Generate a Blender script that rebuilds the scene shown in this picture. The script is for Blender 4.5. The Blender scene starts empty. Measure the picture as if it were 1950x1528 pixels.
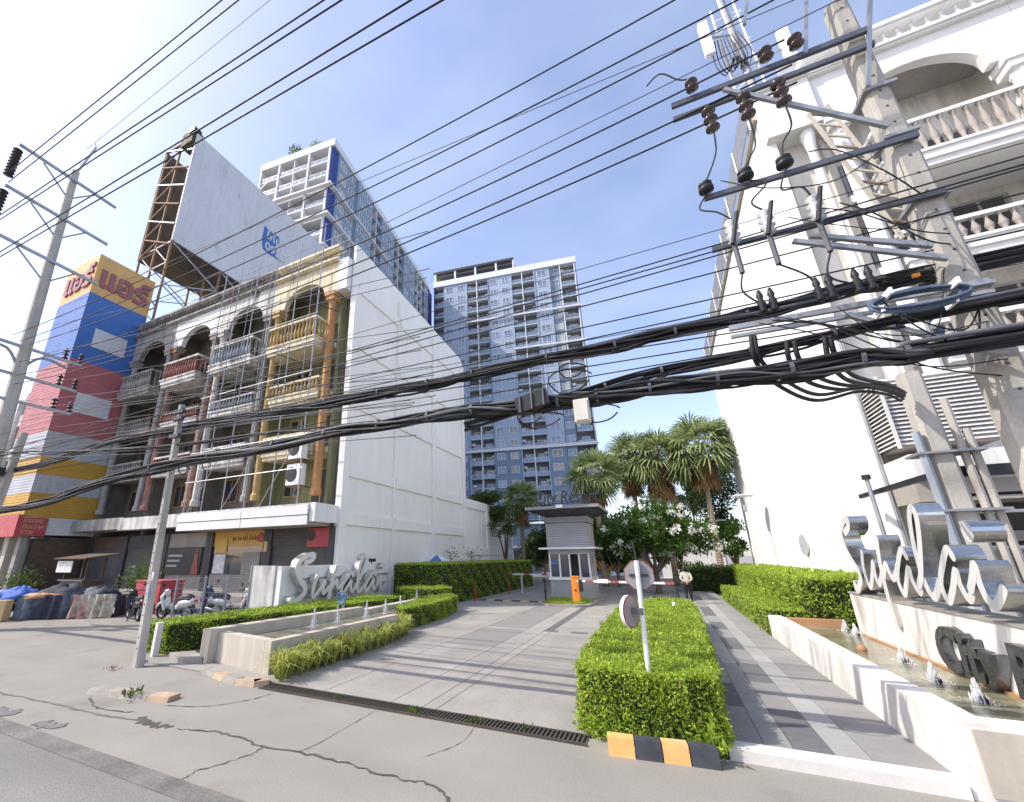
import bpy, math, random
import numpy as np
from mathutils import Matrix, Vector
random.seed(7); rng = np.random.default_rng(7)
R_ = math.radians
SC = bpy.context.scene
COL = SC.collection

# ------------------------------------------------------------------ camera
FPX, CX, CY, WPX, HPX = 795.5, 853.2, 802.7, 1950., 1528.
CAM = np.array([0., 0., 2.4])
_p, _y, _r = R_(18.0), R_(-26.18), R_(-.45)
_f = np.array([math.sin(_y)*math.cos(_p), math.cos(_y)*math.cos(_p), math.sin(_p)])
_rt = np.array([math.cos(_y), -math.sin(_y), 0.]); _up = np.cross(_rt, _f)
RT = _rt*math.cos(_r) + _up*math.sin(_r); UP = -_rt*math.sin(_r) + _up*math.cos(_r); FW = _f
cd = bpy.data.cameras.new('camera'); cam = bpy.data.objects.new('camera', cd); COL.objects.link(cam)
cam.matrix_world = Matrix([[RT[i], UP[i], -FW[i], CAM[i]] for i in range(3)] + [[0, 0, 0, 1]])
cd.sensor_width = 36; cd.lens = 36*FPX/WPX
cd.shift_x = (WPX/2 - CX)/WPX; cd.shift_y = (CY - HPX/2)/WPX
cd.clip_start = .05; cd.clip_end = 2000
SC.camera = cam
# ------------------------------------------------------------------ sky, sun, exposure
SUN = Vector((-.80, -.50, 1.0)).normalized()
w = bpy.data.worlds.new('World'); SC.world = w; w.use_nodes = True
nt = w.node_tree; bg = nt.nodes['Background']
sky = nt.nodes.new('ShaderNodeTexSky'); sky.sky_type = 'NISHITA'; sky.sun_disc = False
sky.sun_elevation = math.asin(SUN.z); sky.sun_rotation = math.atan2(SUN.x, SUN.y)
sky.altitude = 0; sky.air_density = .95; sky.dust_density = 1.3; sky.ozone_density = .1
tint = nt.nodes.new('ShaderNodeMix'); tint.data_type = 'RGBA'; tint.blend_type = 'MULTIPLY'; tint.inputs[0].default_value = 1; tint.inputs[7].default_value = (1.05,.96,1.0,1)
hz_c = nt.nodes.new('ShaderNodeTexCoord'); hz_m = nt.nodes.new('ShaderNodeMapping'); hz_m.inputs['Scale'].default_value = (1.3,1.3,3.2)
hz_n = nt.nodes.new('ShaderNodeTexNoise'); hz_n.inputs['Scale'].default_value = 1.7; hz_n.inputs['Detail'].default_value = 6
hz_r = nt.nodes.new('ShaderNodeMapRange'); hz_r.inputs[1].default_value = .42; hz_r.inputs[2].default_value = .78; hz_r.inputs[3].default_value = .04; hz_r.inputs[4].default_value = .28
hz_x = nt.nodes.new('ShaderNodeMix'); hz_x.data_type = 'RGBA'; hz_x.inputs[7].default_value = (3.3,3.6,4.2,1)
nt.links.new(hz_c.outputs['Generated'], hz_m.inputs['Vector']); nt.links.new(hz_m.outputs[0], hz_n.inputs['Vector']); nt.links.new(hz_n.outputs['Fac'], hz_r.inputs[0])
nt.links.new(sky.outputs[0], tint.inputs[6]); nt.links.new(tint.outputs[2], hz_x.inputs[6]); nt.links.new(hz_r.outputs[0], hz_x.inputs[0])
nt.links.new(hz_x.outputs[2], bg.inputs[0]); bg.inputs[1].default_value = .15
sl = bpy.data.lights.new('sun', 'SUN'); so = bpy.data.objects.new('sun', sl); COL.objects.link(so)
sl.energy = 2.35; sl.angle = R_(.5); sl.color = (1, .945, .845)
so.rotation_euler = (-SUN).to_track_quat('-Z', 'Y').to_euler()
vs = SC.view_settings; vs.view_transform = 'Standard'; vs.look = 'None'; vs.exposure = 1.18; vs.gamma = 1
vs.use_curve_mapping = False
SC.cycles.max_bounces = 8; SC.cycles.transparent_max_bounces = 12

def at(px, py, X=None, Y=None, Z=None):
    """real-world point seen at a picture point, on the plane X=, Y= or Z="""
    d = RT*(px-CX)/FPX - UP*(py-CY)/FPX + FW
    if X is not None: t = (X-CAM[0])/d[0]
    elif Y is not None: t = (Y-CAM[1])/d[1]
    else: t = (Z-CAM[2])/d[2]
    return CAM + d*t

# ------------------------------------------------------------------ mesh helpers
class MB:
    def __init__(s): s.v = []; s.f = []; s.m = []
    def add(s, vs, fs, m=0):
        b = len(s.v); s.v += [tuple(map(float, q)) for q in vs]
        for f in fs: s.f.append([b+i for i in f]); s.m.append(m)
        return s
    def box(s, x0, x1, y0, y1, z0, z1, m=0):
        return s.add([(x0,y0,z0),(x1,y0,z0),(x1,y1,z0),(x0,y1,z0),(x0,y0,z1),(x1,y0,z1),(x1,y1,z1),(x0,y1,z1)],
              [(0,3,2,1),(4,5,6,7),(0,1,5,4),(1,2,6,5),(2,3,7,6),(3,0,4,7)], m)
    def beam(s, p, q, a, b=None, m=0, up=(0,0,1)):
        p, q = Vector(p), Vector(q); b = b or a; d = (q-p).normalized(); u = Vector(up)
        if abs(d.dot(u)) > .98: u = Vector((0,1,0))
        x = d.cross(u).normalized()*a/2; y = x.cross(d).normalized()*b/2
        vs = [o+i*x+j*y for o in (p,q) for i,j in ((-1,-1),(1,-1),(1,1),(-1,1))]
        return s.add(vs, [(0,3,2,1),(4,5,6,7),(0,1,5,4),(1,2,6,5),(2,3,7,6),(3,0,4,7)], m)
    def tube(s, path, r, n=8, m=0, cap=True):
        P = [Vector(p) for p in path]; k = len(P); rs = r if isinstance(r,(list,tuple)) else [r]*k
        t0 = (P[1]-P[0]).normalized(); u = Vector((0,0,1)) if abs(t0.z) < .9 else Vector((1,0,0))
        nrm = t0.cross(u).normalized(); vs = []; fs = []
        for i in range(k):
            t = (P[min(i+1,k-1)]-P[max(i-1,0)]).normalized()
            nrm = (nrm - t*nrm.dot(t)).normalized(); b = t.cross(nrm)
            for j in range(n):
                a = 2*math.pi*j/n; vs.append(P[i]+(nrm*math.cos(a)+b*math.sin(a))*rs[i])
        for i in range(k-1):
            for j in range(n):
                a, b2 = i*n+j, i*n+(j+1)%n; fs.append((a,b2,b2+n,a+n))
        if cap: fs.append(tuple(range(n-1,-1,-1))); fs.append(tuple(range((k-1)*n, k*n)))
        return s.add(vs, fs, m)
    def lathe(s, prof, c=(0,0,0), n=12, m=0, ax=None):
        M = Matrix.Identity(3) if ax is None else Vector((0,0,1)).rotation_difference(Vector(ax)).to_matrix()
        c = Vector(c); vs = []; fs = []
        for r,z in prof:
            for j in range(n):
                a = 2*math.pi*j/n; vs.append(c + M @ Vector((r*math.cos(a), r*math.sin(a), z)))
        for i in range(len(prof)-1):
            for j in range(n):
                a, b = i*n+j, i*n+(j+1)%n; fs.append((a,b,b+n,a+n))
        fs.append(tuple(range(n-1,-1,-1))); fs.append(tuple(range((len(prof)-1)*n, len(prof)*n)))
        return s.add(vs, fs, m)
    def slab(s, poly, off, m=0):
        k = len(poly); o = Vector(off); P = [Vector(p) for p in poly]
        fs = [tuple(range(k-1,-1,-1)), tuple(range(k,2*k))] + [(i,(i+1)%k,(i+1)%k+k,i+k) for i in range(k)]
        return s.add(P+[p+o for p in P], fs, m)
    def prism(s, poly, z0, z1, m=0): return s.slab([(x,y,z0) for x,y in poly], (0,0,z1-z0), m)
    def mesh(s, name, smooth=False):
        me = bpy.data.meshes.new(name); me.from_pydata(s.v, [], s.f); me.update()
        me.polygons.foreach_set('material_index', s.m)
        if smooth: me.polygons.foreach_set('use_smooth', [True]*len(s.f))
        return me

WM = {}
def link(o, parent=None, mw=None):
    COL.objects.link(o); mw = mw or Matrix.Identity(4)
    if parent is not None:
        o.parent = parent; o.matrix_parent_inverse = WM[parent.name].inverted()
    o.matrix_basis = mw; WM[o.name] = mw
    return o
def tag(o, label=None, cat=None, group=None, kind=None):
    for k, v in (('label',label),('category',cat),('group',group),('kind',kind)):
        if v: o[k] = v
    return o
def put(name, mb, mats, parent=None, label=None, cat=None, group=None, kind=None, smooth=False, mw=None, loc=None):
    me = mb.mesh(name, smooth) if isinstance(mb, MB) else mb
    if isinstance(mb, MB) or not me.materials:
        for m in (mats if isinstance(mats,(list,tuple)) else [mats]): me.materials.append(m)
    o = bpy.data.objects.new(name, me)
    if loc is not None: mw = Matrix.Translation(Vector(loc))
    return tag(link(o, parent, mw), label, cat, group, kind)
def thing(name, label, cat, loc=(0,0,0), rz=0, group=None):
    o = bpy.data.objects.new(name, None); o.empty_display_size = .3
    return tag(link(o, None, Matrix.Translation(Vector(loc)) @ Matrix.Rotation(rz,4,'Z')), label, cat, group)
def kids(o): return [c for c in bpy.data.objects if c.parent == o]
CH = {}
def copy_tree(root, mw, label=None, group=None, remat=None):
    ch = {}
    for c in bpy.data.objects:
        if c.parent: ch.setdefault(c.parent.name, []).append(c)
    def rec(o, par):
        c = o.copy()
        if remat and o.type == 'MESH' and any(m and m.name in remat for m in o.data.materials):
            c.data = o.data.copy()
            for i, m in enumerate(c.data.materials):
                if m.name in remat: c.data.materials[i] = remat[m.name]
        COL.objects.link(c)
        if par is not None: c.parent = par
        for k in ch.get(o.name, []): rec(k, c)
        return c
    r = rec(root, None); r.matrix_basis = mw; WM[r.name] = mw
    if label: r['label'] = label
    if group: r['group'] = group
    return r
def TR(x, y, z, rz=0, s=1, rx=0, ry=0):
    return Matrix.Translation((x,y,z)) @ Matrix.Rotation(rz,4,'Z') @ Matrix.Rotation(ry,4,'Y') @ Matrix.Rotation(rx,4,'X') @ Matrix.Diagonal((s,s,s,1))
def npmesh(name, V, k=4):
    V = np.asarray(V, np.float32).reshape(-1, 3); n = len(V)
    me = bpy.data.meshes.new(name); me.vertices.add(n); me.vertices.foreach_set('co', V.ravel())
    me.loops.add(n); me.loops.foreach_set('vertex_index', np.arange(n, dtype=np.int32))
    me.polygons.add(n//k); me.polygons.foreach_set('loop_start', np.arange(0, n, k, dtype=np.int32))
    me.polygons.foreach_set('loop_total', np.full(n//k, k, np.int32))
    me.update(calc_edges=True)
    return me
def smooth_path(P, n=6):
    P = [Vector(p) for p in P]; out = []
    for i in range(len(P)-1):
        a, b, c, d = P[max(i-1,0)], P[i], P[i+1], P[min(i+2,len(P)-1)]
        for j in range(n):
            t = j/n
            out.append(.5*((2*b)+(c-a)*t+(2*a-5*b+4*c-d)*t*t+(3*b-a-3*c+d)*t**3))
    return out+[P[-1]]
def unit(a): return a/np.maximum(np.linalg.norm(a, axis=-1, keepdims=True), 1e-6)
def leafquads(P, N, size, asp=.45, spread=.9, droop=0.):
    n = len(P); size = np.broadcast_to(np.asarray(size, float), (n,))[:,None]
    a = unit(N + rng.normal(0, spread, (n,3)) + np.array([0,0,-droop]))
    b = unit(np.cross(a, rng.normal(0,1,(n,3)))); s = size*rng.uniform(.7,1.3,(n,1))
    return np.stack([P, P+a*s*.5+b*s*asp*.5, P+a*s, P+a*s*.5-b*s*asp*.5], 1)

# ------------------------------------------------------------------ materials
def mat(name, col, rough=.8, metal=0., var=.14, scale=1.2, fine=.05, bump=0., bscale=60., streak=0., objvar=0., spec=.35, stain=None, stainamt=0., cracks=0., trans=0., wave=None, track=None, fs=14):
    m = bpy.data.materials.new(name); m.use_nodes = True; t = m.node_tree; N = t.nodes.new; L = t.links.new
    b = t.nodes['Principled BSDF']; b.inputs['Roughness'].default_value = rough; b.inputs['Metallic'].default_value = metal
    b.inputs['Specular IOR Level'].default_value = spec
    if trans: b.inputs['Transmission Weight'].default_value = trans
    tc = N('ShaderNodeTexCoord'); co = tc.outputs['Object']
    def noise(sc, det=5, vec=None):
        n = N('ShaderNodeTexNoise'); n.inputs['Scale'].default_value = sc; n.inputs['Detail'].default_value = det
        L(vec or co, n.inputs['Vector']); return n.outputs['Fac']
    def mr(v, lo, hi, a=.3, c=.7):
        r = N('ShaderNodeMapRange'); r.inputs[1].default_value = a; r.inputs[2].default_value = c
        r.inputs[3].default_value = lo; r.inputs[4].default_value = hi; L(v, r.inputs[0]); return r.outputs[0]
    def mul(a, c):
        k = N('ShaderNodeMath'); k.operation = 'MULTIPLY'; L(a, k.inputs[0]); L(c, k.inputs[1]); return k.outputs[0]
    f = mul(mr(noise(scale), 1-var, 1+var*.6), mr(noise(scale*fs, 3), 1-fine, 1+fine))
    if streak:
        mp = N('ShaderNodeMapping'); mp.inputs['Scale'].default_value = (2.2,2.2,.16); L(co, mp.inputs['Vector'])
        f = mul(f, mr(noise(1.6, 6, mp.outputs[0]), 1-streak, 1.0, .36, .58))
    if track:
        mt_ = N('ShaderNodeMapping'); mt_.inputs['Scale'].default_value = (track[0],track[1],1); L(co, mt_.inputs['Vector'])
        f = mul(f, mr(noise(1.0, 5, mt_.outputs[0]), 1-track[2], 1+track[2]*.5))
    if objvar:
        oi = N('ShaderNodeObjectInfo'); f = mul(f, mr(oi.outputs['Random'], 1-objvar, 1+objvar, 0, 1))
    if cracks:
        vo = N('ShaderNodeTexVoronoi'); vo.feature = 'DISTANCE_TO_EDGE'; vo.inputs['Scale'].default_value = .45
        mp2 = N('ShaderNodeMix'); mp2.data_type = 'VECTOR'; mp2.inputs[0].default_value = .12
        nz = N('ShaderNodeTexNoise'); nz.inputs['Scale'].default_value = 2.5; L(co, nz.inputs['Vector'])
        L(co, mp2.inputs[4]); L(nz.outputs['Color'], mp2.inputs[5]); L(mp2.outputs[1], vo.inputs['Vector'])
        f = mul(f, mr(vo.outputs['Distance'], 1-cracks, 1.0, .0, .006))
    mix = N('ShaderNodeMix'); mix.data_type = 'RGBA'; mix.blend_type = 'MULTIPLY'; mix.inputs[0].default_value = 1
    base = N('ShaderNodeRGB'); base.outputs[0].default_value = (*col, 1); src = base.outputs[0]
    if stain:
        sm = N('ShaderNodeMix'); sm.data_type = 'RGBA'; sm.inputs[7].default_value = (*stain, 1); L(src, sm.inputs[6])
        mp = N('ShaderNodeMapping'); mp.inputs['Scale'].default_value = (1,1,.35); L(co, mp.inputs['Vector'])
        L(mr(noise(.9, 8, mp.outputs[0]), 0, 1, .62-stainamt, .74-stainamt*.6), sm.inputs[0]); src = sm.outputs[2]
    L(src, mix.inputs[6]); cb = N('ShaderNodeCombineColor'); [L(f, cb.inputs[i]) for i in range(3)]
    L(cb.outputs[0], mix.inputs[7]); L(mix.outputs[2], b.inputs['Base Color'])
    L(mr(noise(scale*3), max(rough-.12,.02), min(rough+.1,1)), b.inputs['Roughness'])
    if bump or wave:
        bp = N('ShaderNodeBump'); bp.inputs['Strength'].default_value = bump or .6; bp.inputs['Distance'].default_value = .02
        if wave:
            sx = N('ShaderNodeSeparateXYZ'); L(co, sx.inputs[0]); q = N('ShaderNodeMath'); q.operation = 'MULTIPLY'
            L(sx.outputs[wave[0]], q.inputs[0]); q.inputs[1].default_value = wave[1]*6.2832
            s2 = N('ShaderNodeMath'); s2.operation = 'SINE'; L(q.outputs[0], s2.inputs[0]); L(s2.outputs[0], bp.inputs['Height'])
            bp.inputs['Distance'].default_value = wave[2]
        else: L(noise(bscale, 4), bp.inputs['Height'])
        L(bp.outputs[0], b.inputs['Normal'])
    return m
def leafmat(name, c1, c2, trans=.4, rough=.55, clump=1.5):
    m = bpy.data.materials.new(name); m.use_nodes = True; t = m.node_tree; N = t.nodes.new; L = t.links.new
    b = t.nodes['Principled BSDF']; out = t.nodes['Material Output']; b.inputs['Roughness'].default_value = rough
    b.inputs['Specular IOR Level'].default_value = .25
    g = N('ShaderNodeNewGeometry'); tc = N('ShaderNodeTexCoord'); nz = N('ShaderNodeTexNoise'); nz.inputs['Scale'].default_value = clump
    L(tc.outputs['Object'], nz.inputs['Vector'])
    ad = N('ShaderNodeMath'); ad.operation = 'ADD'; L(g.outputs['Random Per Island'], ad.inputs[0]); L(nz.outputs['Fac'], ad.inputs[1])
    mr = N('ShaderNodeMapRange'); mr.inputs[1].default_value = .35; mr.inputs[2].default_value = 1.5; L(ad.outputs[0], mr.inputs[0])
    mx = N('ShaderNodeMix'); mx.data_type = 'RGBA'; mx.inputs[6].default_value = (*c1,1); mx.inputs[7].default_value = (*c2,1); L(mr.outputs[0], mx.inputs[0])
    tr = N('ShaderNodeBsdfTranslucent'); L(mx.outputs[2], b.inputs['Base Color']); L(mx.outputs[2], tr.inputs['Color'])
    sh = N('ShaderNodeMixShader'); sh.inputs[0].default_value = trans
    L(b.outputs[0], sh.inputs[1]); L(tr.outputs[0], sh.inputs[2]); L(sh.outputs[0], out.inputs['Surface'])
    return m
K = {}
def k(name, *a, **kw): K[name] = mat(name, *a, **kw)
k('apron', (.262,.247,.218), .9, fs=90, track=(.25,.9,.10), var=.08, scale=.6, fine=.14, bump=.25, bscale=90, stain=(.225,.205,.178), stainamt=.03)
k('road', (.222,.214,.199), .92, fs=110, track=(.05,1.6,.14), var=.12, scale=.5, fine=.22, bump=.5, bscale=140)
k('seam', (.165,.157,.145), .92, var=.3, scale=2, fine=.2, bump=.5)
k('crackdark', (.085,.08,.072), .95, var=.3, scale=5)
k('slabm', (.295,.28,.252), .88, fs=50, track=(1.8,.1,.10), var=.13, scale=.9, fine=.14, bump=.35, bscale=45, objvar=.05, streak=0)
k('slabgrey', (.215,.208,.195), .85, var=.08, scale=.7, fine=.05, bump=.2, objvar=.05)
k('joint', (.15,.14,.13), .95)
k('tiledark', (.125,.126,.128), .8, var=.1, scale=2, fine=.06, objvar=.12)
k('tilemid', (.245,.24,.228), .8, var=.1, scale=1.5, fine=.06, objvar=.1)
k('tilelight', (.305,.30,.285), .8, var=.1, scale=1.5, fine=.06, objvar=.08)
k('kerbwhite', (.62,.60,.56), .8, var=.14, scale=1.5, stain=(.42,.38,.32), stainamt=.08)
k('kerbfaded', (.42,.31,.21), .85, var=.25, scale=4, fine=.15, stain=(.33,.30,.27), stainamt=.14)
k('kerbyellow', (.72,.40,.14), .75, var=.2, scale=5, fine=.12, stain=(.55,.42,.30), stainamt=.10)
k('kerbblack', (.055,.06,.07), .75, var=.3, scale=5, fine=.15)
k('kerbgrey', (.30,.28,.25), .9, var=.25, scale=3, fine=.12)
k('cream', (.50,.455,.375), .8, var=.12, scale=1.2, streak=.16, fine=.04)
k('whitewall', (.78,.775,.75), .8, var=.06, scale=.4, streak=.06, fine=.02)
k('whitestain', (.74,.72,.67), .85, var=.12, scale=.7, streak=.22, stain=(.42,.38,.32), stainamt=.0)
k('sidewall', (.83,.81,.76), .82, var=.04, scale=.3, streak=.04, fine=.015)
k('rwall', (.84,.84,.83), .8, var=.03, scale=.3, fine=.01)
k('greyplaster', (.34,.325,.295), .88, var=.22, scale=1.2, streak=.35, stain=(.16,.15,.14), stainamt=.06)
k('oldwhite', (.60,.585,.55), .85, var=.2, scale=1.2, streak=.35, stain=(.20,.185,.165), stainamt=.07)
k('paleyellow', (.68,.60,.42), .82, var=.12, scale=1.2, streak=.18, stain=(.36,.32,.25), stainamt=.03)
k('orange', (.52,.27,.11), .75, var=.16, scale=2, streak=.2)
k('ochre', (.48,.33,.14), .78, var=.18, scale=2, streak=.2)
k('loggia_shade', (.17,.155,.135), .9, var=.25, scale=1)  # dark tone paints the shade inside the arched recesses
k('rustpil', (.38,.22,.14), .85, var=.3, scale=3, streak=.35, stain=(.30,.27,.24), stainamt=.12)
k('boxcream', (.60,.58,.50), .6, var=.12, scale=6)
k('armred', (.40,.10,.09), .6, var=.2, scale=5)
k('octback', (.25,.25,.255), .6, var=.15, scale=6)
k('dullred', (.28,.075,.065), .6, var=.2)
k('olive', (.27,.28,.16), .85, var=.12, scale=1, streak=.2)
k('redpaint', (.30,.12,.095), .85, var=.3, scale=3, streak=.35, stain=(.38,.33,.28), stainamt=.10)
k('bluegrey', (.30,.34,.38), .85, var=.2, scale=2, streak=.2)
k('darkint', (.09,.085,.08), .9, var=.3, scale=1)
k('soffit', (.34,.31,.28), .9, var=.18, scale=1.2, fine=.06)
k('shutter', (.10,.095,.09), .6, var=.15, scale=1, wave=(2,11,.015), bump=.8)
k('shutterlight', (.28,.265,.235), .6, var=.12, scale=1, wave=(2,11,.015), bump=.8)
k('shopyellow', (.58,.36,.08), .6, var=.1)
k('signred', (.42,.07,.08), .55, var=.1)
k('signblue', (.055,.15,.42), .5, var=.06, wave=(2,4,.012), bump=.5)
k('signyellow', (.62,.375,.135), .5, var=.05)
k('signmaroon', (.30,.11,.11), .5, var=.05)
k('signpink', (.40,.13,.135), .55, var=.10, wave=(2,4,.012), bump=.5)
k('signgrey', (.42,.43,.45), .6, var=.12, wave=(2,5,.012), bump=.6, streak=.12)
k('signochre', (.46,.27,.045), .6, var=.14, wave=(2,5,.012), bump=.6)
k('aluplank', (.60,.61,.62), .45, metal=.2, var=.1, wave=(2,5,.012), bump=.6)
k('louvrewhite', (.66,.66,.65), .5, var=.08)
k('chromedark', (.17,.175,.19), .28, metal=.85, var=.15, scale=3)
k('bbwhite', (.60,.61,.63), .6, var=.05, scale=.3, streak=.07, stain=(.42,.43,.45), stainamt=-.02)
k('bbback', (.11,.085,.062), .85, var=.3, scale=1, wave=(1,1.2,.03), bump=.8)
k('gratebar', (.085,.07,.06), .75, metal=.3, var=.3, scale=3)
k('rust', (.25,.16,.10), .8, metal=.2, var=.3, scale=3)
k('steel', (.40,.41,.42), .45, metal=.75, var=.15, scale=4)
k('galv', (.34,.35,.365), .5, metal=.5, var=.15, scale=5)
k('whitesteel', (.70,.70,.68), .5, var=.1, scale=3)
k('inox', (.62,.61,.58), .24, metal=1., var=.06, scale=2, fine=.02)
k('inoxface_lit', (.70,.70,.69), .5, metal=.25, var=.06, scale=2, fine=.02)  # paler, duller copy of inox; sunlit look painted onto the letter faces
k('darkmetal', (.055,.058,.062), .4, metal=.6, var=.2)
k('blackplastic', (.022,.022,.025), .5, var=.2, scale=6)
k('cable', (.018,.018,.02), .62, var=.25, scale=3)
k('cablegrey', (.10,.105,.115), .6, var=.25, scale=3)
k('concretepole', (.44,.415,.37), .88, var=.14, scale=1.5, fine=.08, streak=.2, bump=.25)
k('porcelain', (.055,.034,.03), .25, var=.15, spec=.6)
k('porcelaingrey', (.45,.45,.46), .3, var=.1, spec=.6)
k('glass', (.030,.045,.065), .06, var=.1, scale=.6, spec=.8)
k('glassblue', (.16,.225,.32), .08, var=.2, scale=.5, spec=.9, objvar=.35)
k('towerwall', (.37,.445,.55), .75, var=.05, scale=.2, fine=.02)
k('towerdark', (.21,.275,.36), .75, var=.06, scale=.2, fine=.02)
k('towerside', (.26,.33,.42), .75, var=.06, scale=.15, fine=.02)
k('towerwhite', (.74,.75,.76), .75, var=.04, scale=.3, fine=.02)
k('towerslab', (.58,.61,.65), .75, var=.05, scale=.3)
k('towerblue', (.035,.065,.26), .65, var=.08, scale=.3)
k('towerrecess', (.16,.165,.17), .85, var=.12, scale=.5)
k('winwhite', (.78,.78,.78), .5, var=.03)
k('alu', (.62,.63,.64), .4, metal=.4, var=.06)
k('slatgrey', (.35,.355,.37), .5, var=.06)
k('roofdark', (.055,.055,.06), .6, var=.15)
k('roofedge', (.25,.255,.265), .55, var=.1)
k('darkwood', (.10,.065,.045), .7, var=.25, scale=3)
k('darksteel', (.115,.125,.15), .5, metal=.4, var=.15)
k('curtain', (.42,.41,.38), .5, var=.2, scale=2, objvar=.3)
k('wood', (.30,.15,.06), .6, var=.2, scale=3)
k('barkpalm', (.30,.24,.18), .95, var=.25, scale=3, wave=(2,6,.02), bump=.7)
k('bark', (.16,.125,.095), .95, var=.3, scale=5, bump=.6, bscale=20)
k('soil', (.10,.075,.05), .95, var=.3, scale=4)
k('barrierorange', (.80,.27,.03), .45, var=.06)
k('red', (.55,.03,.025), .45, var=.1)
k('white', (.80,.80,.79), .45, var=.05)
k('bluecloth', (.03,.10,.42), .7, var=.3, scale=6)
k('navycloth', (.028,.035,.055), .75, var=.5, scale=5, fine=.3, stain=(.16,.18,.22), stainamt=.10)
k('cardboard', (.55,.40,.22), .85, var=.12)
k('printcloth', (.42,.38,.30), .8, var=.5, scale=5, stain=(.42,.07,.07), stainamt=.12)
k('paleplastic', (.62,.63,.64), .5, var=.4, scale=5)
k('rubber', (.02,.02,.021), .85, var=.2)
k('scootblack', (.025,.025,.028), .25, var=.1, spec=.6)
k('scootwhite', (.62,.62,.60), .3, var=.1, spec=.6)
k('scootblue', (.04,.07,.16), .3, var=.1, spec=.6)
k('seatblack', (.03,.03,.032), .6, var=.2)
k('carpaint', (.45,.41,.36), .3, metal=.4, var=.05, spec=.6)
k('skin', (.36,.20,.13), .6, var=.06)
k('shirt', (.52,.49,.41), .8, var=.1, scale=8)
k('trouser', (.018,.019,.024), .85, var=.2)
k('hair', (.012,.011,.010), .6, var=.2)
k('gold', (.60,.30,.05), .45, metal=.3, var=.2, scale=5)
k('copper', (.40,.22,.11), .6, var=.2)
k('dishback', (.33,.28,.26), .6, var=.15, scale=4)
k('umbblue', (.08,.17,.38), .7, var=.1)
k('umbwhite', (.66,.66,.64), .7, var=.1)
k('coilblue', (.07,.10,.15), .5, var=.3, scale=20)
def watermat():
    m = mat('water', (.22,.21,.135), .1, var=.4, scale=1.5, spec=.6, bump=.8, bscale=7); return m
K['water'] = watermat()
K['foam'] = mat('foam', (.88,.90,.92), .2, var=.05, spec=.5); K['foam'].node_tree.nodes['Principled BSDF'].inputs['Alpha'].default_value = .5
LM = dict(
  hedge=leafmat('leaf_hedge', (.11,.21,.018), (.54,.68,.10), .5, clump=1.2),
  lime=leafmat('leaf_lime', (.13,.235,.02), (.54,.68,.10), .5, clump=1.0),
  dark=leafmat('leaf_dark', (.035,.07,.016), (.12,.19,.04), .35, clump=.8),
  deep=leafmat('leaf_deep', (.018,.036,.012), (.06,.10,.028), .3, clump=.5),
  frang=leafmat('leaf_frangipani', (.022,.055,.010), (.10,.19,.034), .4, clump=.8),
  palm=leafmat('leaf_palm', (.065,.11,.032), (.36,.42,.19), .35, clump=.6),
  dead=leafmat('leaf_dead', (.16,.085,.035), (.36,.22,.11), .25, clump=.8),
  grass=leafmat('leaf_grass', (.22,.28,.04), (.62,.62,.20), .45, clump=2),
  red=leafmat('leaf_red', (.16,.03,.02), (.30,.10,.04), .3, clump=2),
  flower=leafmat('petal', (.70,.70,.62), (.82,.82,.76), .3))
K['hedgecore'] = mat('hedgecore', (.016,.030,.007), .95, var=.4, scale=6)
# ================================================================== SETTING
def sheet(name, x0, x1, y0, y1, z, m, parent=None):
    mb = MB().add([(x0,y0,z),(x1,y0,z),(x1,y1,z),(x0,y1,z)], [(0,1,2,3)])
    return put(name, mb, m, parent, kind=None if parent else 'structure')
ground = sheet('ground', -500, 500, -300, 900, 0, K['apron'])
road = sheet('road', -300, 300, -60, 3.58, .004, K['road'])
sheet('tar_seam', -300, 300, 3.56, 3.84, .008, K['seam'], road)
def ribbon(name, pts, w, m, z=.006, jit=.03, parent=None, seed=1):
    r = random.Random(seed); P = smooth_path([(x,y,0) for x,y in pts], 10); mb = MB(); vs = []; n = len(P)
    for i, p in enumerate(P):
        t = (P[min(i+1,n-1)]-P[max(i-1,0)]).normalized(); nn = Vector((-t.y,t.x,0)); ww = w*r.uniform(.25,1.4)*min(1,(i+.4)/3,(n-i-.6)/3)
        c = p+nn*r.uniform(-jit,jit); vs += [(*(c+nn*ww/2).xy,z), (*(c-nn*ww/2).xy,z)]
    mb.add(vs, [(2*i+1,2*i+3,2*i+2,2*i) for i in range(n-1)])
    return put(name, mb, m, parent)
ribbon('crack', [(-6.9,4.75),(-6.1,4.95),(-5.2,4.88),(-4.2,4.97),(-3.2,4.93),(-2.65,4.95),(-2.2,4.6),(-2.05,4.1),(-2.0,3.6)], .036, K['crackdark'], .007, .03, ground, 3)
ribbon('crack', [(-5.2,4.9),(-5.15,4.6),(-5.35,4.1),(-5.3,3.85)], .025, K['seam'], .0075, .03, ground, 5)
ribbon('crack', [(-13,4.3),(-11.5,4.45),(-10,4.55),(-8.6,4.6),(-7.4,4.75)], .05, K['seam'], .007, .03, ground, 7)
ribbon('crack', [(-9.9,5.05),(-9.0,4.75),(-8.2,4.9)], .04, K['crackdark'], .007, .03, ground, 8)
ribbon('crack', [(-8.2,5.3),(-7.4,5.6),(-7.0,6.2),(-6.95,6.6)], .025, K['crackdark'], .0075, .006, ground, 9)
ribbon('crack', [(-7.9,4.82),(-7.45,4.7),(-7.0,4.78)], .14, K['crackdark'], .0075, .04, ground, 10)
ribbon('crack', [(-4.65,6.7),(-4.62,6.0),(-4.6,5.2),(-4.66,4.95)], .014, K['seam'], .007, .004, ground, 11)
ribbon('crack', [(-2.9,6.7),(-2.85,6.1),(-3.1,5.5)], .014, K['seam'], .007, .006, ground, 12)
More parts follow.
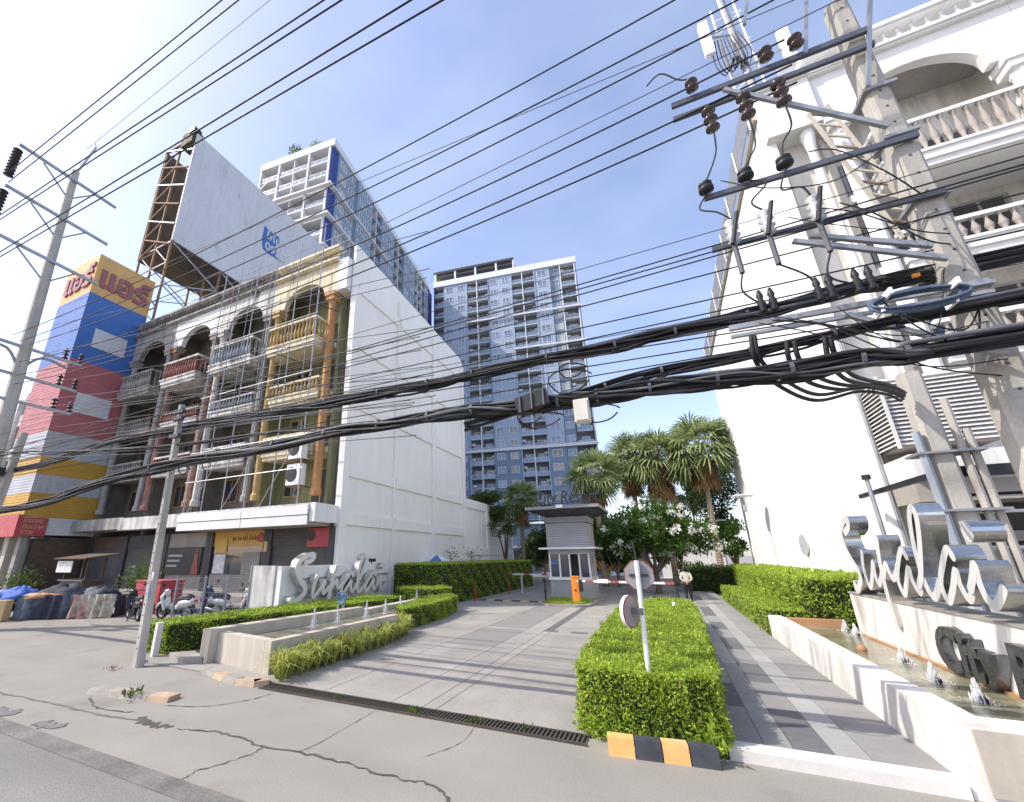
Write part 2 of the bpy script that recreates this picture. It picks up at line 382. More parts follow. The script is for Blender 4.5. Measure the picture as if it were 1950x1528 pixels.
ribbon('pothole', [(-10.9,3.9),(-10.4,3.98),(-9.9,4.0)], .28, K['seam'], .0085, .03, road, 14)
ribbon('pothole', [(-9.1,4.02),(-8.8,4.0),(-8.5,4.08)], .2, K['seam'], .0085, .03, road, 15)

# driveway of concrete slabs
drive = sheet('driveway', -11.5, -.9, 7.03, 60, .004, K['joint'])
def slab(x0, x1, y0, y1, z0, z1, m, parent, name='slab', g=.008):
    return put(name, MB().box(x0+g,x1-g,y0+g,y1-g,z0,z1), m, parent)
ys = [7.04, 9.4, 12.1, 15.15, 15.5, 19, 22.6, 26.5, 30.5, 35, 40, 46, 60]
for j in range(len(ys)-1):
    a, b = ys[j], ys[j+1]
    if j == 3:
        xs = [-11.4,-8,-6.1,-4.6,-4.0,-3.55,-3.1,-2.6,-2.1,-1.6,-.95]
        for i in range(len(xs)-1):
            slab(xs[i], xs[i+1], a, b, .004, .03, K['tiledark'] if (i%2 == 0 and i > 2) else K['slabm'], drive, 'paving_strip')
        continue
    for i, (x0, x1) in enumerate(((-11.4,-6.1),(-6.1,-4.6),(-4.6,-3.98),(-3.98,-3.72),(-3.72,-.95))):
        m = K['slabm']
        if i == 1 and j > 1: m = K['slabgrey']
        if i == 3 and 3 < j < 8: m = K['tiledark']
        if j > 7: m = K['slabgrey']  # far slabs take the darker grey as painted shade
        slab(x0, x1, a, b, .004, .03, m, drive)
hump = thing('speed_hump', 'low striped speed hump across the driveway left of the guard booth', 'speed hump', (-8,24.2,0))
for i in range(8):
    x = -10.0+i*.5
    put('hump_block', MB().slab([(x+.01,24.0,.03),(x+.01,24.4,.03),(x+.01,24.32,.09),(x+.01,24.08,.09)],(.48,0,0)), [K['kerbblack'],K['ochre']][i%2], hump)

# drain channel
dr = thing('drain_grate', 'long rusty steel drain grate across the driveway mouth', 'drain', (-4.4,6.86,0))
put('pit_shade', MB().box(-7.42,-1.3,6.72,7.02,-.02,.006), K['crackdark'], dr)  # flat dark sheet painting the shade of a pit under the bars
fr = MB(); fr.box(-7.44,-1.28,6.70,6.728,-.02,.032); fr.box(-7.44,-1.28,7.012,7.04,-.02,.032)
put('frame', fr, K['gratebar'], dr)
barm = MB().box(-.011,.011,6.729,7.011,.006,.03).mesh('grate_bar'); barm.materials.append(K['gratebar'])
for i in range(98):
    put('grate_bar', barm, None, dr, loc=(-7.39+i*.0622,0,0))
for i in range(9):
    gx = [-4.05,-3.98,-3.0,-2.93,-2.2,-5.6,-6.4,-2.95,-4.1][i]
    P = np.tile([gx,6.86,.02],(22,1))+rng.normal(0,.05,(22,3))*[1,1,.0]
    put('weed', npmesh('weed', leafquads(P, np.tile([0,0,1.],(22,1)), .07, .3)), LM['dark'], label='small weed growing out of the drain grate', cat='weed', group='weeds in the drain grate')

# walkway of stone tiles, one step up
walk = put('walkway', MB().box(.42,2.47,7.34,60,0,.085), K['joint'], kind='structure')
put('step_edge', MB().box(.36,2.46,7.05,7.36,-.01,.125), K['kerbwhite'], walk)
cols = [(.42,.78),(.78,1.08),(1.08,1.48),(1.48,1.82),(1.82,2.47)]
for c, (x0, x1) in enumerate(cols):
    y = 7.37; i = 0
    while y < 34:
        ln = [1.55,2.5,1.7,1.2,1.9][c]*random.uniform(.92,1.08)*(1 if y < 20 else 2)
        y2 = min(y+ln, 34)
        m = K['tilemid']
        if c == 2 and i%2 == 0: m = K['tiledark']
        if c == 0 and i%3 == 1: m = K['tiledark']
        if c == 1 and i%4 == 2: m = K['tilelight']
        if c == 3: m = K['tilelight']
        slab(x0, x1, y, y2, .085, .125, m, walk, 'paving_tile', .004); y = y2; i += 1

# kerbs
def kerbrow(name, pts, h, w, mats, label):
    t = thing(name, label, 'kerb', (pts[0][0],pts[0][1],0))
    for i in range(len(pts)-1):
        a, b = Vector((*pts[i],0)), Vector((*pts[i+1],0)); d = (b-a).normalized(); n = Vector((-d.y,d.x,0))
        a = a+d*.006; b = b-d*.006
        q = [a, b, b+n*w, a+n*w]
        mb = MB(); top = [a+n*.03, b+n*.03, b+n*w, a+n*w]
        z = Vector((0,0,h)); mb.add(q+[p+z for p in top], [(0,3,2,1),(4,5,6,7),(0,1,5,4),(1,2,6,5),(2,3,7,6),(3,0,4,7)])
        put('kerb_block', mb, mats[i], t)
    return t
kerbrow('painted_kerb', [(-1.0,6.55),(-.68,6.59),(-.37,6.63),(-.07,6.67),(.24,6.70)], .2, .2, [K['kerbyellow'],K['kerbblack'],K['kerbyellow'],K['kerbblack']], 'yellow and black painted kerb in front of the near hedge')
kerbrow('painted_kerb', [(-9.6,7.0),(-9.0,6.85),(-8.55,6.72),(-8.1,6.66),(-7.6,6.72),(-7.42,6.95)], .09, .25, [K['kerbgrey'],K['kerbfaded'],K['kerbgrey'],K['kerbfaded'],K['kerbfaded']], 'faded yellow kerb curving round the left fountain corner')
kerbrow('painted_kerb', [(-10.15,5.1),(-9.6,5.16),(-9.1,5.22),(-8.65,5.3),(-8.2,5.42)], .08, .30, [K['kerbgrey'],K['kerbfaded'],K['kerbgrey'],K['kerbfaded']], 'broken kerb stub on the pavement by the small concrete pole')
put('stone', MB().slab([(-11.6,7.5,0),(-10.6,7.2,0),(-10.3,7.5,0),(-11.2,7.9,0)],(0,0,.16)), K['kerbgrey'], label='flat broken stone lying beside the left fountain', cat='stone')
put('stone', MB().slab([(-12.38,7.5,0),(-12.24,7.48,0),(-12.22,7.62,0),(-12.36,7.64,0)],(0,0,.8)), K['kerbwhite'], label='upright pale stone post at the end of the left hedge', cat='stone')
put('bottle', MB().lathe([(.0,0),(.05,.01),(.05,.2),(.02,.25),(.02,.3)],(-11.95,6.95,.05),8,ax=(1,.3,0)), K['bluecloth'], label='small blue bottle lying by the concrete pole', cat='bottle')

# ================================================================== HEDGES AND PLANTS
def inpoly(P, poly):
    x, y = P[:,0], P[:,1]; c = np.zeros(len(P), bool); n = len(poly)
    for i in range(n):
        x0,y0 = poly[i]; x1,y1 = poly[(i+1)%n]
        if y0 == y1: continue
        m = ((y0 > y) != (y1 > y)) & (x < (x1-x0)*(y-y0)/(y1-y0)+x0); c ^= m
    return c
def hedge_leaves(P, Nn, size, asp):
    m = len(P); s = np.full(m, size); out = rng.random(m) < .035; P = P-Nn*size*.15
    P[out] += Nn[out]*rng.uniform(.0,.07,(int(out.sum()),1)); s[out] *= 1.25
    keep = rng.random(m) < .93+.07*np.sin(P[:,0]*2.3+P[:,1]*1.7+P[:,2]*3.1)
    return leafquads(P[keep], Nn[keep]*.38+np.array([0,0,.12]), s[keep], asp, .62)
def hedge(name, poly, z0, z1, dens, size, lm, label, cat='hedge', group=None, wob=.07, topd=1., rough=.03, asp=.45, spread=.75):
    A = np.array(poly, float); cx, cy = A.mean(0)
    t = thing(name, label, cat, (cx,cy,z0), group=group)
    inset = .06
    core = [(x+(cx-x)/max(math.hypot(cx-x,cy-y),.1)*inset, y+(cy-y)/max(math.hypot(cx-x,cy-y),.1)*inset) for x,y in poly]
    put('light_block_core', MB().prism(core, z0, z1-inset), K['hedgecore'], t)  # solid dark core added inside the leaves to block light
    Q = []; Nn = []
    x0,y0 = A.min(0); x1,y1 = A.max(0); n = int((x1-x0)*(y1-y0)*dens*topd)
    P = np.c_[rng.uniform(x0,x1,n), rng.uniform(y0,y1,n), np.full(n, z1-.03)]; P = P[inpoly(P, poly)]
    P[:,2] += wob*(np.sin(P[:,0]*5.1)*np.cos(P[:,1]*4.3))*.5+rng.normal(0,rough*.6,len(P))
    Q.append(P); Nn.append(np.tile([0,0,1.], (len(P),1)))
    m = len(poly)
    area = sum((poly[i][0]*poly[(i+1)%m][1]-poly[(i+1)%m][0]*poly[i][1]) for i in range(m)); sg = 1 if area > 0 else -1
    for i in range(m):
        a, b = A[i], A[(i+1)%m]; ln = np.linalg.norm(b-a); k_ = int(ln*(z1-z0)*dens)
        if not k_: continue
        u = rng.random(k_); z = rng.uniform(z0, z1, k_); nn = np.array([(b-a)[1], -(b-a)[0]])/max(ln,1e-6)*sg
        off = rng.normal(-.02,rough,k_)+wob*np.sin(u*ln*4.2+z*6)*.6
        p = a+np.outer(u, b-a)+np.outer(off, nn)
        Q.append(np.c_[p, z]); Nn.append(np.tile([nn[0],nn[1],.35],(k_,1)))
    P = np.concatenate(Q); Nn = np.concatenate(Nn)
    bi = rng.random(len(P)) < .012
    put('dry_leaves', npmesh('dry_leaves', leafquads(P[bi], Nn[bi], size*1.1, asp, .8)), LM['dead'], t, kind='stuff')
    put('foliage', npmesh('foliage', hedge_leaves(P, Nn, size, asp)), lm, t, kind='stuff')
    return t
hedge('hedge', [(-1.42,7.12),(-1.1,7.0),(.0,7.0),(.36,7.12),(.45,10),(.56,14),(.62,17.4),(.2,18.6),(-.5,18.3),(-1.15,17.2),(-1.5,15.2),(-1.52,12)], .02, .88, 5200, .048, LM['hedge'], 'big clipped bright green hedge on the island beside the walkway')
hedge('hedge', [(-1.1,19.2),(.5,19.2),(.6,23.6),(-.9,23.6)], .02, .45, 700, .075, LM['lime'], 'low green hedge beside the walkway under the barrier arm')
hedge('hedge', [(2.5,16.5),(3.45,16.5),(3.45,27),(2.5,28.5)], .02, .85, 900, .065, LM['lime'], 'low clipped hedge between the walkway and the tall lime hedge')
hedge('hedge', [(3.5,16.45),(5.85,16.45),(5.85,36),(4.0,36),(3.5,24)], .02, 1.72, 800, .085, LM['lime'], 'tall lime green hedge against the white side wall on the right', wob=.12, rough=.06)
hedge('hedge', [(1.5,34.2),(5.2,34.2),(5.2,36.5),(1.5,36.5)], .02, 1.5, 300, .14, LM['dark'], 'dark bushy hedge at the far end of the walkway', rough=.15, wob=.2)
hedge('hedge', [(-13.3,20.2),(-10.6,20.2),(-10.5,24),(-10.45,37.5),(-13.3,37.5)], .02, 2.08, 420, .085, LM['hedge'], 'tall dark clipped hedge wall left of the driveway', wob=.06)
hedge('hedge', [(-11.9,18.4),(-9.9,18.4),(-9.5,19.6),(-10.0,20.15),(-12.0,20.15)], .02, 1.02, 900, .065, LM['hedge'], 'middle step of clipped hedge in front of the tall hedge wall')
hedge('hedge', [(-8.85,13.7),(-8.4,13.45),(-8.3,14.5),(-8.4,16.5),(-8.9,18.9),(-9.7,19.4),(-9.75,17.3),(-9.2,15.2)], .02, .74, 1500, .055, LM['hedge'], 'low bright hedge at the far end of the left fountain')
hedge('hedge', [(-13.2,7.75),(-12.25,7.75),(-11.3,12),(-10.7,17.2),(-12.7,17.2),(-13.0,12)], .02, .76, 1500, .06, LM['hedge'], 'long low hedge between the left fountain and the parked motorcycles')
P = np.c_[rng.uniform(-13,-11.6,40), rng.uniform(8,14,40), rng.uniform(.72,.82,40)]
put('hedge_flowers', npmesh('hedge_flowers', leafquads(P, np.tile([0,0,1.],(40,1)), .06, .9)), LM['red'], label='tiny red flowers scattered on the long low hedge', cat='flowers', kind='stuff')
# grass clumps
def clump_mesh(n, h, spread, w):
    q = []
    for i in range(n):
        a = rng.uniform(0, 2*math.pi); l = h*rng.uniform(.6,1.2); o = rng.uniform(.2,1)*spread
        d = np.array([math.cos(a), math.sin(a), 0]); s = np.array([-d[1], d[0], 0])*w/2
        p0 = d*.03*rng.random(); p1 = d*o*.35+[0,0,l*.75]; p2 = d*o+[0,0,l*(.95-.55*o/spread*rng.random())]
        q += [p0-s, p0+s, p1+s*.9, p1-s*.9, p1-s*.9, p1+s*.9, p2+s*.1, p2-s*.1]
    return np.array(q)
cm = [npmesh('grass_clump', clump_mesh(60, .55, .56, .032)) for i in range(3)]
for i, m in enumerate(cm): m.materials.append(LM['grass'])
ln = [(-7.45,7.15),(-7.45,8.6),(-7.5,10.2),(-7.75,11.9),(-8.2,13.3)]
n = 44
for i in range(n):
    u = i/(n-1)*(len(ln)-1); j = min(int(u), len(ln)-2); q = u-j
    x = ln[j][0]*(1-q)+ln[j+1][0]*q+(-.2 if i%2 else .12)+random.uniform(-.08,.08); y = ln[j][1]*(1-q)+ln[j+1][1]*q
    o = put('grass_clump', cm[i%3], None, label='yellow green strap-leaved plant in the row along the left fountain', cat='plant', group='strap-leaved plants along the left fountain', mw=TR(x,y,.03,random.uniform(0,6),random.uniform(.85,1.15)))
o = put('plant', npmesh('plant', leafquads(np.tile([.22,7.0,.20],(120,1))+rng.normal(0,.085,(120,3)), np.tile([0,-.5,.6],(120,1)), .12, .38, .7)), LM['lime'], label='broad-leaved yellow green plant at the right end of the painted kerb', cat='plant')
put('plant', npmesh('plant', leafquads(np.tile([-9.0,5.3,.06],(60,1))+rng.normal(0,.08,(60,3))*[1,1,.4], np.tile([0,0,1.],(60,1)), .10, .35, .7)), LM['dark'], label='small weed growing on the broken kerb stub', cat='weed')
put('plant', npmesh('plant', leafquads(np.tile([-11.7,6.3,.03],(30,1))+rng.normal(0,.07,(30,3))*[1,1,.3], np.tile([0,0,1.],(30,1)), .06, .35, .7)), LM['dead'], label='dry weed at the foot of the small concrete pole', cat='weed')

# ================================================================== FOUNTAINS AND SIGNS
fl = thing('fountain', 'long cream fountain basin on the left with a row of jets', 'fountain', (-9.2,10,0))
put('front_wall', MB().slab([(-10.15,7.72,0),(-8.2,7.42,0),(-8.14,7.66,0),(-10.1,7.96,0)],(0,0,.68)), K['cream'], fl)
put('side_wall', MB().slab([(-8.198,7.425,0),(-7.98,7.40,0),(-7.86,12.3,0),(-8.1,12.3,0)],(0,0,.676)), K['cream'], fl)
put('back_wall', MB().slab([(-10.5,7.55,0),(-10.152,7.5,0),(-9.72,13.0,0),(-10.05,13.0,0)],(0,0,.76)), K['cream'], fl)
put('back_wall', MB().slab([(-10.05,13.01,0),(-9.72,13.01,0),(-9.9,17.3,0),(-10.25,17.3,0)],(0,0,.66)), K['cream'], fl)
put('water', MB().add([(-10.15,7.9,.5),(-8.0,7.5,.5),(-7.9,12.3,.5),(-8.9,14.0,.5),(-9.9,17.3,.5),(-10.15,13,.5)],[(0,1,2,3,4,5)]), K['water'], fl)
def jet(parent_label, x, y, z, h, grp):
    r = random.Random(x*7+y); mb = MB()
    mb.tube([(x,y,z),(x+.01,y,z+h*.5),(x+.005,y,z+h*.93)], [.022,.016,.005], 6)
    for i in range(150):
        q = r.random()**1.3; a = r.uniform(0,6.28); rr = (.02+.10*(1-q)**1.4)*math.sqrt(r.random())
        l = r.uniform(.015,.07)*(1.2-q*.5); s = r.uniform(.003,.008); c = (x+math.cos(a)*rr, y+math.sin(a)*rr, z+h*q*.97)
        mb.lathe([(.0006,-l),(s,-l*.2),(s*.8,l*.3),(.0006,l)], c, 4)
    for i in range(40):
        a = r.uniform(0,6.28); rr = .05+.16*r.random(); s = r.uniform(.006,.014)
        mb.lathe([(.001,-s*.4),(s,0),(.001,s)], (x+math.cos(a)*rr, y+math.sin(a)*rr, z+.012), 4)
    return put('water_jet', mb, K['foam'], smooth=True, label=parent_label, cat='water jet', group=grp)
for i, ((x,y),h) in enumerate(zip(((-9.47,10.28),(-9.37,11.18),(-9.3,12.57),(-9.2,13.54),(-9.86,15.56),(-9.8,16.75)),(.5,.52,.55,.5,.42,.6))):
    jet(['first','second','third','fourth','fifth','sixth'][i]+' white water jet from the street end of the left fountain', x, y, .5, h, 'jets of the left fountain')
fr_ = thing('fountain', 'long white fountain basin on the right below the script lettering', 'fountain', (3.3,11,0))
put('side_wall', MB().box(2.475,2.80,7.12,16.35,0,.70), K['whitestain'], fr_)
put('front_wall', MB().box(2.476,7.5,7.08,7.34,-.01,.702), K['whitestain'], fr_)
put('stone_panel', MB().box(2.62,7.4,7.062,7.079,.05,.64), K['cream'], fr_)
put('end_wall', MB().box(2.801,4.15,16.1,16.36,0,.66), K['copper'], fr_)
put('water', MB().add([(2.8,7.34,.5),(7.4,7.34,.5),(7.4,9,.5),(4.14,9,.5),(4.14,16.1,.5),(2.8,16.1,.5)],[(0,1,2,3,4,5)]), K['water'], fr_)
put('base_band', MB().box(4.05,4.119,8,15.1,.4,.53), K['copper'], fr_)
for i,(px,py) in enumerate(((1612,1202),(1632,1212),(1722,1262),(1782,1300),(1868,1338))):
    p = at(px,py,Z=.5); jet(['farthest','second farthest','middle','second nearest','nearest'][i]+' small water jet in the right fountain', p[0], p[1], .5, .27, 'jets of the right fountain')
    put('nozzle', MB().lathe([(.05,0),(.05,.09),(.03,.12)],(p[0]+.02,p[1]-.03,.46),8), K['darkmetal'], bpy.data.objects[fr_.name])
p = at(1642,1240,Z=.5); put('float_ball', MB().lathe([(.01,-.09),(.07,-.06),(.09,0),(.07,.06),(.01,.09)],(p[0],p[1],.53),12), K['copper'], smooth=True, label='orange float ball drifting in the right fountain', cat='ball')

STROKES = [
 ([(.28,1.4),(.58,1.52),(.64,1.68),(.36,1.66),(.0,1.43),(-.04,1.11),(.12,.81),(.34,.55),(.36,.36),(.15,.19),(-.12,.07),(-.15,.2)], .15),
 ([(.94,.93),(.79,.67),(.73,.36),(.82,.19),(1.11,.46),(1.33,.72),(1.24,.44),(1.30,.28),(1.58,.5)], .12),
 ([(1.89,1.19),(1.76,.9),(1.62,.41),(1.56,-.03),(1.54,-.45)], .15),
 ([(1.65,.42),(1.93,.70),(1.97,.55),(2.05,.42),(2.24,.53),(2.38,.66)], .12),
 ([(2.9,.84),(2.78,.97),(2.48,.73),(2.24,.41),(2.30,.15),(2.5,.33),(2.79,.64),(2.78,.42),(2.9,.22),(3.02,.36)], .12),
 ([(3.02,.36),(3.2,.55),(3.5,1.06),(3.68,1.49),(3.62,1.67),(3.44,1.53),(3.26,1.06),(3.18,.55),(3.24,.25),(3.38,.19),(3.64,.42)], .13),
 ([(4.36,.84),(4.25,.96),(3.96,.7),(3.73,.42),(3.76,.15),(3.99,.33),(4.26,.64),(4.24,.42),(4.34,.22),(4.5,.38)], .12),
 ([(4.5,.38),(4.66,.56),(4.80,.74),(4.76,.5),(4.78,.28),(4.9,.19),(5.05,.28),(5.2,.42)], .13)]
def ribbon_letter(pts, w, X, depth, fu, fv, sgn, dz):
    P = smooth_path([(u,v,0) for u,v in pts], 7); mb = MB(); n = len(P); L = []; Rr = []
    for i, p in enumerate(P):
        t = (P[min(i+1,n-1)]-P[max(i-1,0)]).normalized(); nn = Vector((-t.y,t.x,0))*w/2
        L.append(p+nn); Rr.append(p-nn)
    t0 = (P[0]-P[1]).normalized(); t1 = (P[-1]-P[-2]).normalized()
    def arc(c, t):
        nn = Vector((-t.y,t.x,0)); return [c+(nn*math.cos(a)+t*math.sin(a))*w/2 for a in np.linspace(0,math.pi,7)[1:-1]]
    vs = []; fs = []; fm = []
    def V3(p, d, i): return (X+sgn*(dz+i*.0004+d), fu(p.x), fv(p.y))
    for i in range(n):
        for q in (L[i], Rr[i]): vs.append(V3(q,0,i))
        for q in (L[i], Rr[i]): vs.append(V3(q,depth,i))
    for i in range(n-1):
        a = 4*i; b = a+4
        fs += [(a,a+1,b+1,b),(a+2,b+2,b+3,a+3),(a,b,b+2,a+2),(a+1,a+3,b+3,b+1)]; fm += [1,1,0,0]
    mb.v = vs; mb.f = [list(f) for f in fs]; mb.m = fm
    for c, t, i in ((P[0],t0,0),(P[-1],t1,n-1)):
        nn = Vector((-t.y,t.x,0))*w/2; ring = [c+nn]+arc(c,t)+[c-nn]; k_ = len(ring)
        f3 = [V3(q,0,i) for q in ring]; b3 = [V3(q,depth,i) for q in ring]
        mb.add(f3, [tuple(range(k_))], 1); mb.add(b3, [tuple(range(k_))], 1)
        mb.add(f3+b3, [(j,j+1,j+1+k_,j+k_) for j in range(k_-1)], 0)
    return mb
def script_sign(name, label, X, sgn, depth, fu, fv, bold):
    t = thing(name, label, 'sign', (X, fu(2.6), fv(0)))
    nm = 'Supalai'
    for i, (pts, w_) in enumerate(STROKES):
        put('letter', ribbon_letter(pts, w_*bold, X, depth, fu, fv, sgn, .004*i), [K['inox'],K['inoxface_lit']], t)
    c = (4.93,1.2); mb = MB(); n = 16
    ring = [(c[0]+.13*math.cos(a), c[1]+.155*math.sin(a)) for a in np.linspace(0,2*math.pi,n,endpoint=False)]
    f3 = [(X+sgn*.03, fu(u), fv(v)) for u,v in ring]; b3 = [(X+sgn*(.03+depth), fu(u), fv(v)) for u,v in ring]
    mb.add(f3,[tuple(range(n))],1); mb.add(b3,[tuple(range(n))],1); mb.add(f3+b3,[(j,(j+1)%n,(j+1)%n+n,j+n) for j in range(n)],0)
    put('letter_dot', mb, [K['inox'],K['inoxface_lit']], t)
    return t
# right sign on its white plinth
pl = thing('sign_plinth', 'white stained plinth wall under the right script lettering', 'wall', (4.3,11,0))
put('wall', MB().box(4.12,4.62,7.4,15.0,.3,1.44), K['whitestain'], pl)
put('coping', MB().box(4.10,4.66,7.38,15.04,1.441,1.475), K['kerbgrey'], pl)
script_sign('lettering', 'large polished steel script reading Supalai on the right plinth', 4.02, 1, .34, lambda u: 14.05-u, lambda v: 1.50+v, 1.12)
# left sign on its white panel
ps = thing('display_wall', 'white panel wall behind the left script lettering', 'wall', (-13.8,16,0))
put('panel', MB().box(-13.9,-13.62,12.75,20.1,.0,2.1), K['whitewall'], ps)
put('return_panel', MB().box(-15.2,-13.901,12.7,12.95,.0,2.12), K['oldwhite'], ps)
put('metal_edge', MB().box(-15.26,-15.201,12.66,12.99,0,2.16), K['galv'], ps)
put('rail', MB().box(-13.619,-13.56,13.4,20.0,1.55,1.62), K['steel'], ps)
script_sign('lettering', 'large brushed steel script reading Supalai on the left panel', -13.2, -1, .3, lambda u: 13.25+u*1.2, lambda v: .68+v*1.1, 1.25)
put('floodlight', MB().box(-13.75,-13.55,18.55,18.9,2.2,2.36).box(-13.7,-13.66,18.7,18.74,2.1,2.2), K['blackplastic'], label='small black floodlight on top of the left sign panel', cat='floodlight')
# text signs
def text_mesh(s, size, ext, font_shear=0., offset=0., align='LEFT'):
    cu = bpy.data.curves.new('t','FONT'); cu.body = s; cu.size = size; cu.extrude = ext; cu.shear = font_shear; cu.offset = offset
    cu.align_x = align; cu.resolution_u = 4
    o = bpy.data.objects.new('t', cu); COL.objects.link(o); bpy.context.view_layer.update()
    me = bpy.data.meshes.new_from_object(o.evaluated_get(bpy.context.evaluated_depsgraph_get()))
    bpy.data.objects.remove(o); bpy.data.curves.remove(cu)
    return me
FRONT = Matrix(((1,0,0,0),(0,0,-1,0),(0,1,0,0),(0,0,0,1)))       # reads from -Y
EAST = Matrix(((0,0,1,0),(1,0,0,0),(0,1,0,0),(0,0,0,1)))         # reads from +X, runs +Y
WEST = Matrix(((0,0,-1,0),(-1,0,0,0),(0,1,0,0),(0,0,0,1)))       # reads from -X, runs -Y
def text(name, s, size, ext, m, loc, frame, parent=None, sx=1., sy=1., **kw):
    me = text_mesh(s, size, ext, kw.pop('shear',0.), kw.pop('offset',0.), kw.pop('align','LEFT'))
    return put(name, me, m, parent, mw=Matrix.Translation(Vector(loc)) @ frame @ Matrix.Diagonal((sx,sy,1,1)), **kw)
text('lettering', 'City Resort', .92, .07, K['chromedark'], (4.04,11.0,.58), WEST, label='dark metal lettering fixed low on the right plinth', cat='sign', offset=.03, shear=.15)
# ================================================================== SHOPHOUSES
FL = [5.0, 8.35, 11.7, 14.85]
def window_parts(parent, x0, x1, z0, z1, y, fm, gm, n=2, name='window'):
    f = MB(); t = .09
    f.box(x0,x1,y-.07,y-.001,z0,z0+t); f.box(x0,x1,y-.07,y-.001,z1-t,z1); f.box(x0,x0+t,y-.07,y-.001,z0+t,z1-t); f.box(x1-t,x1,y-.07,y-.001,z0+t,z1-t)
    for i in range(1,n): xm = x0+(x1-x0)*i/n; f.box(xm-.04,xm+.04,y-.06,y-.001,z0+t,z1-t)
    w_ = put(name, f, fm, parent)
    for i in range(n):
        a = x0+t+(x1-x0-2*t)*i/n+.04; b = x0+t+(x1-x0-2*t)*(i+1)/n-.04
        put('pane', MB().box(a,b,y-.03,y-.002,z0+t,z1-t), gm, w_)
    return w_
def arch_panel(xa, xb, z0, z1, y0, y1, cx, hw, apex, n=18):
    mb = MB(); pts = [(xa,z0),(cx-hw,z0)]+[(cx-hw*math.cos(a), z0+(apex-z0)*math.sin(a)) for a in np.linspace(0,math.pi,n)[1:-1]]+[(cx+hw,z0),(xb,z0)]
    for i in range(len(pts)-1):
        (a,za),(b,zb) = pts[i],pts[i+1]
        mb.add([(a,y0,za),(b,y0,zb),(b,y0,z1),(a,y0,z1),(a,y1,za),(b,y1,zb),(b,y1,z1),(a,y1,z1)], [(0,1,2,3),(5,4,7,6),(0,4,5,1),(3,2,6,7)])
    mb.add([(xa,y0,z0),(xa,y0,z1),(xa,y1,z1),(xa,y1,z0)],[(0,1,2,3)]); mb.add([(xb,y0,z0),(xb,y0,z1),(xb,y1,z1),(xb,y1,z0)],[(0,1,2,3)])
    return mb
BPROF = [(.5,0),(.5,.06),(.28,.10),(.62,.30),(.70,.42),(.42,.62),(.26,.78),(.34,.9),(.5,.94),(.5,1.)]
def balusters(xs, y, z0, z1, r):
    mb = MB()
    for x in xs: mb.lathe([(a*r,z0+(z1-z0)*b) for a,b in BPROF], (x,y,0), 7)
    return mb
